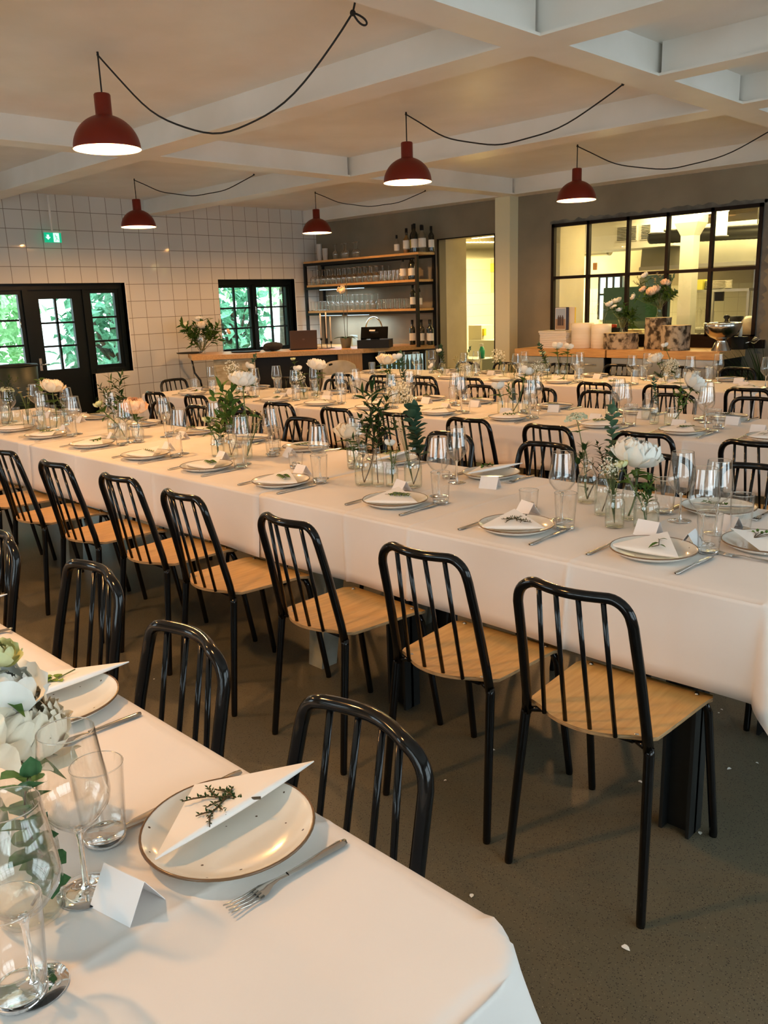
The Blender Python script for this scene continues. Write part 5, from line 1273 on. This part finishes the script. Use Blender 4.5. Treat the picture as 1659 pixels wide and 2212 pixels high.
M_pap = [mat('pinkish_white_cover', (.66, .60, .58), .6), mat('grey_white_cover', (.60, .58, .54), .6), mat('cream_cover', (.70, .64, .52), .6)]
M_pages = mat('book_pages', (.72, .68, .60), .9)
def book(x, y, z, w, d, h, rz, m, label, group):
    t = thing('book', label, 'book', (x, y, z), rz, group)
    MB().box(-w/2, w/2, -d/2, d/2, 0, .0022).box(-w/2, w/2, -d/2, d/2, h-.0022, h).box(-w/2, -w/2+.003, -d/2, d/2, 0, h).build('cover', m, t)
    MB().box(-w/2+.003, w/2-.006, -d/2+.005, d/2-.005, .0022, h-.0022).build('pages', M_pages, t); return t
for k in range(9):
    book((x0+x1)/2+.02*(r6.random()-.5), 8.05, BZ+.001+k*.0205, (x1-x0)*(.92+.08*r6.random()), .22, .020, .05*(r6.random()-.5), M_pap[k % 3], 'pale book in the stack on the sideboard, %s from the bottom' % ORD[k], 'stacked books on the sideboard')
zt = BZ+.001+9*.0205+.0006
xp = (Y8(1192), Y8(1217))
t = thing('picture_book', 'upright book with blue cover picture of dark figures on the book stack', 'book', ((xp[0]+xp[1])/2, 8.10, zt))
hw = (xp[1]-xp[0])/2
MB().box(-hw, hw+.02, 0, .018, 0, .245).build('cover', mat('dark_blue_cover', (.02, .025, .06), .5), t)
pc_ = MB().box(-hw+.008, hw-.008, -.002, 0, .005, .240).build('cover_picture', M_label, t)
MB().box(-hw+.012, hw-.012, -.003, -.002, .12, .232).build('picture_top', mat('printed_sky', (.30, .38, .52), .5), pc_)
MB().box(-hw+.012, hw-.012, -.003, -.002, .012, .12).build('picture_base', mat('printed_ground', (.28, .19, .13), .5), pc_)
fg = MB()
for q in (-.025, 0, .028): fg.prism([(q-.012, -.0035), (q+.012, -.0035), (q+.012, -.003), (q-.012, -.003)], .05, .14).prism([(q-.006, -.0035), (q+.006, -.0035), (q+.006, -.003), (q-.006, -.003)], .14, .158)
fg.build('printed_figures', mat('printed_dark_figures', (.05, .03, .03), .5), pc_)
t = thing('upright_book', 'upright cream book leaning behind the picture book', 'book', (Y8(1226), 8.13, zt)); MB().box(-.045, .03, 0, .02, 0, .245).build('cover', M_pap[2], t); MB().box(.03, .034, .001, .019, .004, .241).build('pages', M_labely, t)
for i, (a, b_4, h) in enumerate(((1237, 1278, .262), (1279, 1317, .25))):
    xa, xb = Y8(a), Y8(b_4); R_ = (xb-xa)/2
    t = thing('ceramic_crock', ('cream ceramic crock with lid beside the books' if i == 0 else 'cream ceramic crock without lid beside the low log'), 'crock', ((xa+xb)/2, 8.05, BZ+.001), 0, 'cream crocks')
    MB().lathe([(0, 0), (R_*.95, 0), (R_, .006), (R_*.985, h*.8), (R_*1.0, h*.82 if i == 0 else h), (R_*.94, h*.82 if i == 0 else h), (R_*.9, .02), (0, .02)], 36).build('crock_body', M_cer, t)
    if i == 0: MB().lathe([(R_*1.02, h*.80), (R_*1.03, h*.97), (R_*.99, h), (0, h)], 36).build('lid', M_cer, t)
def log(u0, u1, vtop, label, y=8.04, seed=1, z=BZ):
    xa, xb = Y8(u0, y=y), Y8(u1, y=y); R_ = (xb-xa)/2; h = at_y((u0+u1)/2, vtop, y).z-z; r = random.Random(seed)
    h = max(h, .08); t = thing('birch_log', label, 'log', ((xa+xb)/2, y, z+.001), 0, 'log slices on the sideboards'); n = 40; rows = []
    off = [1+.05*math.sin(3*2*PI*j/n+seed)+.03*math.sin(7*2*PI*j/n)+.02*(r.random()-.5) for j in range(n)]; off.append(off[0])
    for k in range(7):
        zz = h*k/6; rows.append([Vector((R_*off[j]*(1+.02*math.sin(k*2+j*.8))*math.cos(2*PI*j/n), R_*off[j]*(1+.02*math.sin(k*2+j*.8))*math.sin(2*PI*j/n), zz)) for j in range(n+1)])
    for row in rows: row[-1] = row[0].copy()
    MB().grid(rows).build('bark', M_bark, t)
    top = [tuple(p) for p in rows[-1][:-1]]; bot = [tuple(p) for p in rows[0][:-1]]
    MB().add(top, [tuple(range(n))], 0, False).add(bot, [tuple(range(n))[::-1]], 0, False).build('sawn_face', M_cut, t)
    return Vector(((xa+xb)/2, y, z+h+.001))
lg1 = log(1310, 1374, 719, 'low wide birch log carrying the small vase', seed=2)
lg2 = log(1396, 1446, 686, 'tallest birch log carrying the peach bouquet', 8.14, 3)
lg3 = log(1430, 1487, 703, 'medium birch log standing before the tall one', 7.95, 5)
def vase_on(P, H_, label):
    t = thing('flower_vase', label, 'vase', tuple(P+Vector((0, 0, .001))))
    MB().lathe([(.050, H_), (.040, H_*.7), (.022, H_*.32), (.020, H_*.2), (.034, .004), (.034, 0), (0, 0)], 24).lathe([(.048, H_), (.038, H_*.7), (.019, H_*.34), (0, H_*.3)], 24).build('vase_glass', M_bottle, t)
vp = Vector((Y8(1343, y=8.04), 8.04, lg1.z)); vase_on(vp, .16, 'small clear vase with white flowers on the low log')
for i, (k_, uv, lab, w) in enumerate((('bush', (1358, 668), 'green foliage upright, low log bouquet', 1.1), ('branch2', (1368, 682), 'green foliage right, low log bouquet', 1.1), ('fern', (1375, 664), 'fine foliage right, low log bouquet', .8), ('bush', (1345, 680), 'dark foliage in the middle, low log bouquet', .9), ('rw', (1332, 648), 'upper white rose, low log bouquet', 1.4), ('rw', (1317, 655), 'left white rose, low log bouquet', 1.3), ('rw', (1325, 663), 'lower white rose, low log bouquet', 1.1), ('rw', (1336, 669), 'right small white rose, low log bouquet', 1.0))):
    stick(k_, vp+Vector((.01*math.cos(i*2.4), .01*math.sin(i*2.4), 0)), uv, lab, i, w, z0=.05)
vp = Vector((Y8(1421, y=8.14), 8.14, lg2.z)); vase_on(vp, .24, 'tall clear vase with the peach bouquet on the tall log')
for i, (k_, uv, lab, w) in enumerate((('pp', (1410, 627), 'large peach peony, tall log bouquet', 1.15), ('pp', (1388, 624), 'small peach bloom at the left, tall log bouquet', .6), ('pp', (1438, 610), 'small peach bloom at the right, tall log bouquet', .75), ('wild', (1418, 598), 'pale stems upright, tall log bouquet', 1.3), ('bush', (1443, 632), 'green foliage right, tall log bouquet', 1.2), ('euc', (1460, 630), 'eucalyptus leaning right, tall log bouquet', .8), ('euc', (1455, 596), 'thin eucalyptus high right, tall log bouquet', .35),
    ('bush', (1400, 640), 'dark foliage left, tall log bouquet', 1.0), ('bush', (1428, 632), 'dark foliage middle, tall log bouquet', 1.0), ('rw', (1392, 594), 'white blossom high left, tall log bouquet', 1.2), ('fern', (1378, 600), 'airy branch reaching left, tall log bouquet', .7), ('rw', (1367, 640), 'white blossom low left, tall log bouquet', 1.0))):
    stick(k_, vp+Vector((.01*math.cos(i*2.4), .01*math.sin(i*2.4), 0)), uv, lab, i, w, z0=.09)
xb = Y8(1558, y=8.0); Rb = (Y8(1598, y=8.0)-Y8(1520, y=8.0))/2
t = thing('punch_bowl', 'hammered steel bowl on a foot at the right end of the sideboard', 'bowl', (xb, 8.0, BZ+.001))
MB().lathe([(Rb*.52, 0), (Rb*.50, .01), (Rb*.36, .07), (Rb*.26, .095), (Rb*.35, .105), (Rb*.62, .125), (Rb*.85, .165), (Rb*.96, .215), (Rb*1.0, .250), (Rb*.985, .252), (Rb*.94, .215), (Rb*.82, .168), (Rb*.6, .132), (0, .115)], 48).build('bowl_body', M_steel, t)
MB().lathe([(Rb*.99, .249), (Rb*1.015, .253), (Rb*.99, .256), (Rb*.975, .252)], 48).build('rolled_rim', M_chrome, t)
t = thing('wire_whisk', 'thin metal whisk lying behind the steel bowl', 'whisk', (Y8(1588, y=8.2), 8.2, BZ+.03)); w = MB()
MB().tube([(0, 0, 0), (.13, 0, .04)], .007, 8).build('handle', M_steel, t)
for k in range(4): w.tube([(.13, 0, .04), (.18, .03*math.cos(k*.8), .055+.03*math.sin(k*.8)), (.24, 0, .075), (.18, -.03*math.cos(k*.8), .055-.03*math.sin(k*.8)), (.13, 0, .04)], .001, 4)
w.build('wires', M_steel, t)
single('candle', MB().lathe([(0, 0), (.018, 0), (.018, .10), (0, .10)], 16), M_wax, (Y8(1597, y=8.2), 8.2, BZ+.12), 'white candle stub behind the steel bowl on its box', 'candle')
single('black_box', MB().box(-.06, .06, -.05, .05, 0, .118), M_blackmat, (Y8(1597, y=8.2), 8.2, BZ+.001), 'small black box carrying the candle stub behind the steel bowl', 'box')
single('votive_holder', MB().lathe([(0, 0), (.03, 0), (.03, .035), (0, .035)], 16), mat('red_glass', (.55, .06, .02), .3), (Y8(1325, y=8.25), 8.25, BZ+.205), 'small red candle holder behind the low log', 'candle holder')
single('black_box', MB().box(-.055, .055, -.04, .04, 0, .203), M_blackmat, (Y8(1325, y=8.25), 8.25, BZ+.001), 'black box carrying the red candle holder', 'box')
t = thing('glass_carafe', 'round glass carafe with angular handle by the window, above the crocks', 'carafe', (Y8(1298, y=8.28), 8.28, BZ+.20))
MB().lathe([(.030, .0), (.030, .10), (.045, .13), (.060, .19), (.050, .24), (.030, .27)], 24).lathe([(0, .001), (.03, 0)], 24).build('carafe_body', M_glass, t)
MB().tube([(-.05, 0, .14), (-.10, 0, .20), (-.03, 0, .29)], .004, 6).build('handle', M_glass, t)
single('white_box', MB().box(-.06, .06, -.04, .04, 0, .198), mat('white_carton', (.78, .76, .68), .7), (Y8(1298, y=8.28), 8.28, BZ+.001), 'white carton under the glass carafe behind the crocks', 'box')
# ------------------------------------------------------------------ grass-like plant at the right edge
pp_ = at_y(1640, 800, 7.9); t = thing('potted_plant', 'dark spiky grass-like plant at the right edge beside the sideboard', 'plant', (-2.90, 7.84, 0))
MB().lathe([(0, 0), (.16, 0), (.20, .05), (.21, .42), (.19, .42), (.17, .36), (0, .36)], 28).build('pot', M_blackmat, t)
g = MB(); r7 = random.Random(12)
for k in range(330):
    a = r7.random()*2*PI; e = .75+r7.random()*.8; L = min(.45+.33*r7.random(), .21/math.cos(e)); rr = .12*r7.random()**.5
    d = Vector((math.cos(a)*math.cos(e), math.sin(a)*math.cos(e), math.sin(e))); g.leaf((rr*math.cos(a), rr*math.sin(a), .36), d, (0, 0, 1), L, .011, 0, .45, 'lance', 4)
g.build('leaf_tuft', leafmat('dark_grass_leaf', (.010, .022, .008), (.03, .055, .016)), t)
# ================================================================== EXIT SIGN
t = thing('exit_sign', 'green lit exit sign hanging from a white pipe above the garden door', 'sign', (XL+.10, 4.43, 2.265))
M_sg = mat('lit_green', (.0, .35, .15), .5, emit=(.0, .42, .22), es=1.1); M_sw = mat('lit_white', (.8, 1, .9), .5, emit=(.62, 1.0, .85), es=1.2)
MB().box(-.008, .008, -.095, .095, 0, .105).build('sign_box', M_sg, t)
MB().box(.0085, .0095, .004, .070, .004, .101).build('door_symbol', M_sw, t)
m_ = MB()
arrow = [(-.058, .028), (-.028, .058), (-.045, .058), (-.045, .082), (-.058, .082+.0), (-.071, .082), (-.071, .058), (-.088, .058)]
m_.add([(.0096, y, z) for y, z in arrow], [tuple(range(8))], 0, False); m_.build('arrow_symbol', M_sw, t)
mn = MB()
for pts in ([(.030, .070), (.040, .050)], [(.040, .050), (.030, .030), (.024, .014)], [(.040, .050), (.050, .032), (.062, .026)], [(.032, .066), (.020, .055)], [(.034, .064), (.050, .062)]):
    mn.tube([(.0105, y, z) for y, z in pts], .0028, 6)
mn.blob((.0105, .028, .078), .006, 0, 8, 6); mn.build('running_figure', M_sg, t)
MB().tube([(0, 0, .105), (0, 0, .50)], .012, 10).build('hanging_pipe', M_white, t); MB().box(-.02, .02, -.10, .10, .105, .117).build('top_cap', M_white, t)
# white cable pipes on the tiled wall, tub on the sill
t = thing('planter_tub', 'dark green tub standing before the left garden window', 'tub', (-9.28, 3.74, 0)); MB().lathe([(0, .50), (.17, .50), (.19, .55), (.21, .97), (.195, .97), (.18, .60), (0, .60)], 32).build('tub_body', mat('dark_green_metal', (.012, .024, .016), .5), t)
MB().lathe([(.21, .955), (.218, .965), (.21, .978), (.200, .968)], 32).build('tub_rim', M_blackmat, t); MB().tube([(-.12, 0, 0), (-.10, 0, .51)], .012).tube([(.12, .05, 0), (.10, .03, .51)], .012).tube([(.05, -.12, 0), (.04, -.10, .51)], .012).build('stand_leg', M_blackmat, t)

# ================================================================== KITCHEN BEHIND THE GLASS
M_ycol = mat('white_column_paint', (.92, .90, .78), .6)
pc1, pc2 = at_y(1466, 600, 9.6), at_y(1494, 600, 9.6)
cxk = (pc1.x+pc2.x)/2; w_ = (pc2.x-pc1.x)/2; kc = MB().box(cxk-w_, cxk+w_, 9.6, 9.6+2*w_, 0, 2.12)
kc.add([(cxk-w_, 9.6, 2.12), (cxk+w_, 9.6, 2.12), (cxk+w_, 9.6+2*w_, 2.12), (cxk-w_, 9.6+2*w_, 2.12), (cxk-w_*1.8, 9.55, 2.26), (cxk+w_*1.8, 9.55, 2.26), (cxk+w_*1.8, 9.65+2*w_, 2.26), (cxk-w_*1.8, 9.65+2*w_, 2.26)], [(0, 1, 5, 4), (1, 2, 6, 5), (2, 3, 7, 6), (3, 0, 4, 7)], 0, False).box(cxk-w_*1.8, cxk+w_*1.8, 9.55, 9.65+2*w_, 2.26, ZC)
struct('trim_18', kc, M_ycol)
def kbox(name, u0, v0, u1, v1, y, d, m, label, cat, group=None):
    """box in the kitchen whose front spans the two picture corners at distance y"""
    a, b = at_y(u0, v0, y), at_y(u1, v1, y); return single(name, MB().box(0, b.x-a.x, 0, d, 0, a.z-b.z), m, (a.x, y, b.z), label, cat, group)
M_hood = noisecol(mat('hood_steel', (.42, .42, .36), .35, .7), (.38, .38, .32), (.48, .47, .40), 2, 3)
a, b = at_y(1386, 505, 11.2), at_y(1386, 580, 11.2)
t = thing('extractor_hood', 'long grey steel extractor hood hanging in the kitchen', 'hood', (a.x, 11.2, b.z)); L_h = 5.2
MB().add([(0, 0, 0), (L_h, 0, 0), (L_h, 1.1, 0), (0, 1.1, 0), (0, .06, .52), (L_h, .06, .52), (L_h, 1.1, .52), (0, 1.1, .52)], [(3, 2, 1, 0), (4, 5, 6, 7), (0, 1, 5, 4), (1, 2, 6, 5), (2, 3, 7, 6), (3, 0, 4, 7)], 0, False).build('hood_body', M_hood, t)
MB().box(-.01, L_h, -.02, .0, -.03, .02).build('hood_lip', M_steelk, t)
a = at_y(1330, 490, 10.9); t = thing('air_duct_box', 'white ventilation box with two louvred grilles near the kitchen ceiling', 'vent', (a.x, 10.9, a.z-.20))
MB().box(-.9, .85, 0, .6, -.10, .34).build('vent_box', M_white, t)
for k in range(2):
    g_ = MB().box(.02+k*.36, .33+k*.36, -.012, 0, .0, .20).build('grille', M_white, t); sl = MB()
    for q in range(9): sl.box(.035+k*.36, .315+k*.36, -.018, -.012, .014+q*.020, .022+q*.020)
    sl.build('louvre', M_blackmat, g_)
def hangers(t, x, y, z0, z1):
    MB().tube([(x, y, z0), (x, y, z1)], .006, 6).build('hanger', M_steelk, t)
def duct(u0, v0, u1, v1, y, R_, m, name, label, ribs=30):
    a, b = at_y(u0, v0, y), at_y(u1, v1, y); t = thing(name, label, 'duct', tuple(a)); d = b-a; mb = MB(); prof = []
    pts = [d*(i/(ribs*2)) for i in range(ribs*2+1)]; mb.tube(pts, [R_*(1+.03*(i % 2)) for i in range(ribs*2+1)], 20); mb.build('duct_pipe', m, t); hangers(t, d.x*.3, d.y*.3, R_*.5, ZC-a.z); hangers(t, d.x*.8, d.y*.8, R_*.5, ZC-a.z-d.z*0); return t
duct(1405, 512, 1700, 496, 10.4, .085, mat('dark_spiral_duct', (.05, .05, .045), .4, .6), 'spiral_duct', 'dark spiral ventilation duct behind the kitchen window')
duct(1255, 540, 1318, 537, 11.9, .10, M_steelk, 'steel_duct', 'bright steel ventilation duct left in the kitchen', 12)
duct(1006, 541, 1110, 541, 10.2, .12, M_steelk, 'steel_duct', 'ribbed steel duct seen through the doorway', 14)
for i, (u, v) in enumerate(((1419, 498), (1555, 505))):
    a = at_y(u, v, 9.3); t = thing('ceiling_spot', ('left' if i == 0 else 'right')+' white cylindrical ceiling lamp in the kitchen', 'lamp', (a.x, 9.3, a.z)); MB().lathe([(.072, -.03), (.09, -.03), (.09, -.022), (.072, -.018), (.072, .22), (0, .22)], 24).build('lamp_body', M_white, t)
    MB().tube([(0, 0, .21), (0, 0, ZC-a.z)], .012).build('lamp_rod', M_white, t)
# tubular lights
M_tube = mat('lit_fluorescent_tube', (1, .95, .7), .4, emit=(1.0, .86, .48), es=9)
for i, (u0, v0, u1, v1, y) in enumerate(((1318, 533, 1356, 527, 12.0), (1409, 530, 1440, 528, 11.1), (1020, 513, 1068, 509, 11.0), (1500, 462, 1574, 452, 9.5))):
    a, b = at_y(u0, v0, y), at_y(u1, v1, y); t = thing('fluorescent_tube', ('short lit tube at the left of the kitchen', 'lit tube under the hood', 'lit tube at the ceiling behind the doorway', 'lit tube at the kitchen ceiling, upper right')[i], 'light', tuple(a), 0, 'kitchen tube lights'); MB().tube([(0, 0, 0), tuple(b-a)], .022, 10).build('lit_tube', M_tube, t); d_ = b-a; hangers(t, d_.x*.5, d_.y*.5, d_.z*.5, ZC-a.z)
# shelf rack
ra, rb = at_y(1487, 627, 10.0), at_y(1590, 622, 10.0)
t = thing('steel_rack', 'steel worktable rack with upper shelf right of the kitchen column', 'rack', (ra.x, 10.0, 0)); W_ = rb.x-ra.x+.15
MB().box(-.1, W_, 0, .4, ra.z-.03, ra.z).build('upper_shelf', M_steelk, t); MB().box(-.1, W_, -.1, .6, 1.02, 1.06).build('worktop', M_steelk, t); MB().box(-.1, W_, .0, .5, .3, .33).build('lower_shelf', M_steelk, t)
for x in (-.08, W_*.38, W_-.03):
    for y in (0.02, .48): MB().box(x, x+.03, y, y+.03, 0, ra.z-.03 if y < .1 else 1.02).build('leg', M_steelk, t)
kbox('carton', 1487, 606, 1504, 626, 10.05, .2, mat('lime_carton', (.55, .75, .05), .5), 'lime green carton on the kitchen rack', 'box'); kbox('carton', 1506, 604, 1517, 627, 10.05, .15, mat('yellow_carton', (.80, .75, .12), .5), 'yellow carton on the kitchen rack', 'box')
for i, (u0, v0, u1, v1) in enumerate(((1521, 610, 1560, 625), (1562, 610, 1577, 624))):
    a, b = at_y(u0, v0, 10.1), at_y(u1, v1, 10.1); R_ = min(.12, (b.x-a.x)/2); n_ = 6
    for k in range(n_):
        single('stacked_dish', MB().lathe([(0, 0), (R_*.6, 0), (R_, .012), (R_*.98, .016), (R_*.6, .006), (0, .006)], 20), M_cer, ((a.x+b.x)/2, 10.15, ra.z+.001+k*.0165), 'cream dish in the %s pile on the kitchen rack, %s from the bottom' % (('left', 'right')[i], ORD[k]), 'dish', 'piled dishes on the kitchen rack')
for i, u in enumerate((1490, 1499, 1516)):
    a = at_y(u, 690, 10.0); t = thing('storage_jar', 'large glass jar on the kitchen rack worktop, %s of three' % ('left', 'middle', 'right')[i], 'jar', (a.x, 10.15, 1.061), 0, 'glass jars in the kitchen')
    MB().lathe([(0, 0), (.07, 0), (.075, .02), (.075, .20), (.05, .24), (.05, .26)], 20).build('jar_glass', M_glass, t)
kbox('black_tray', 1535, 628, 1560, 650, 10.35, .05, M_blackmat, 'dark tray leaning behind the kitchen rack', 'tray')
pm = at_y(1570, 745, 8.75)
t = thing('pass_shelf', 'steel pass shelf behind the kitchen window', 'shelf', (0, 0, 0)); MB().box(-5.6, -3.0, 8.62, 9.1, 1.00, 1.03).build('shelf_top', M_steelk, t)
for x in (-5.5, -4.3, -3.1): MB().box(x, x+.03, 9.04, 9.07, 0, 1.0).build('leg', M_steelk, t)
def Y9(u, y=8.8): return at_y(u, 680, y).x
t = thing('pepper_mill', 'tall black pepper mill behind the glass above the steel bowl', 'pepper mill', (Y9(1570), 8.8, 1.031)); MB().lathe([(0, 0), (.030, 0), (.030, .03), (.018, .10), (.024, .16), (.016, .175), (.032, .20), (.032, .215), (.0, .23)], 20).build('mill_body', M_black, t)
t = thing('pump_pot', 'steel pump pot with black top behind the glass', 'pot', (Y9(1590), 8.82, 1.031)); MB().lathe([(0, 0), (.065, 0), (.065, .13), (0, .13)], 24).build('pot_body', M_steel, t); MB().lathe([(.067, .13), (.067, .21), (0, .215)], 24).build('pot_top', M_blackmat, t)
single('plastic_bag', MB().blob((0, 0, .10), .11, 0, 12, 8, 1.0, .25), mat('white_plastic_bag', (.75, .72, .60), .35), (Y9(1618), 8.85, 1.031), 'crumpled white plastic bag behind the glass, right', 'bag')
single('paper_stack', MB().box(-.14, .14, -.10, .10, 0, .05).box(-.12, .12, -.09, .09, .05, .08), mat('kraft_paper', (.72, .62, .38), .8), (Y9(1370), 8.85, 1.031), 'stack of yellowish boxes behind the glass beside the tall log', 'paper')
kbox('cooker', 1628, 635, 1700, 760, 10.6, .5, M_steelk, 'grey cabinet at the right edge of the kitchen window', 'cabinet')
kbox('wall_phone', 1633, 607, 1655, 632, 10.55, .12, M_white, 'white dispenser above the grey kitchen cabinet', 'dispenser')
kbox('green_locker', 1304, 622, 1382, 960, 11.0, .5, mat('green_paint', (.006, .05, .02), .5), 'dark green locker in the kitchen behind the low log bouquet', 'locker')
kbox('blue_cabinet', 1394, 595, 1432, 900, 11.6, .06, mat('blue_grey_paint', (.16, .30, .36), .5), 'tall blue-grey cabinet in the kitchen behind the peach bouquet', 'cabinet')
kbox('narrow_cabinet', 1382, 600, 1395, 900, 11.9, .05, mat('olive_board', (.16, .15, .10), .7), 'narrow olive cabinet in the kitchen left of the blue one', 'cabinet')
M_kw = mat('bright_sky_window', (.8, .95, 1), .5, emit=(.55, .85, .95), es=1.6)
a, b = at_y(1297, 596, 12.58), at_y(1342, 648, 12.58)
w8 = sroot('window_8'); MB().box(a.x, b.x, 12.56, 12.58, b.z-.3, a.z).build('lit_pane', M_kw, w8)
m_ = MB()
for q in (.0, .35, .66, 1.0): c = a.x+(b.x-a.x)*q; m_.box(c-.015, c+.015, 12.54, 12.57, b.z-.3, a.z)
m_.box(a.x, b.x, 12.54, 12.57, a.z-.03, a.z).box(a.x, b.x, 12.54, 12.57, b.z+.08, b.z+.11).build('window_frame', M_frame, w8)
kbox('wall_notice', 1281, 568, 1289, 583, 9.3, .01, mat('orange_notice', (.75, .35, .12), .6), 'small orange notice on the kitchen wall', 'notice')
# through the doorway
kbox('steel_worktable', 1012, 735, 1110, 905, 10.6, .6, M_steelk, 'steel worktable behind the kitchen doorway', 'table')
kbox('white_carton', 1012, 703, 1040, 735, 10.7, .3, mat('cream_carton', (.75, .70, .52), .7), 'cream carton on the worktable behind the doorway', 'box')
kbox('yellow_bottle', 1040, 710, 1046, 725, 10.72, .05, mat('yellow_plastic', (.85, .70, .02), .4), 'yellow bottle on the worktable behind the doorway', 'bottle')
kbox('yellow_note', 1047, 570, 1071, 587, 12.588, .01, mat('yellow_paper', (.85, .62, .12), .6), 'yellow paper hanging high behind the doorway', 'paper')
a = at_y(1041, 774, 9.3); t = thing('spray_bottle', 'green spray bottle seen in the kitchen doorway', 'bottle', (a.x, 9.3, a.z)); MB().lathe([(0, 0), (.04, 0), (.042, .10), (.022, .16), (0, .16)], 16).build('bottle_body', mat('green_liquid', (.02, .38, .22), .3), t)
MB().box(-.035, .02, -.012, .012, .16, .20).build('spray_head', M_white, t)
single('cleaning_trolley', MB().box(-.45, .12, -.15, .25, 0, a.z-.001), M_steelk, (a.x, 9.3, 0), 'steel trolley carrying the green spray bottle in the doorway', 'trolley')

# prototypes that were never placed are removed, the helper flags too
for o in list(bpy.data.objects):
    if o.get('_free'):
        for c in list(o.children_recursive): bpy.data.objects.remove(c)
        bpy.data.objects.remove(o)
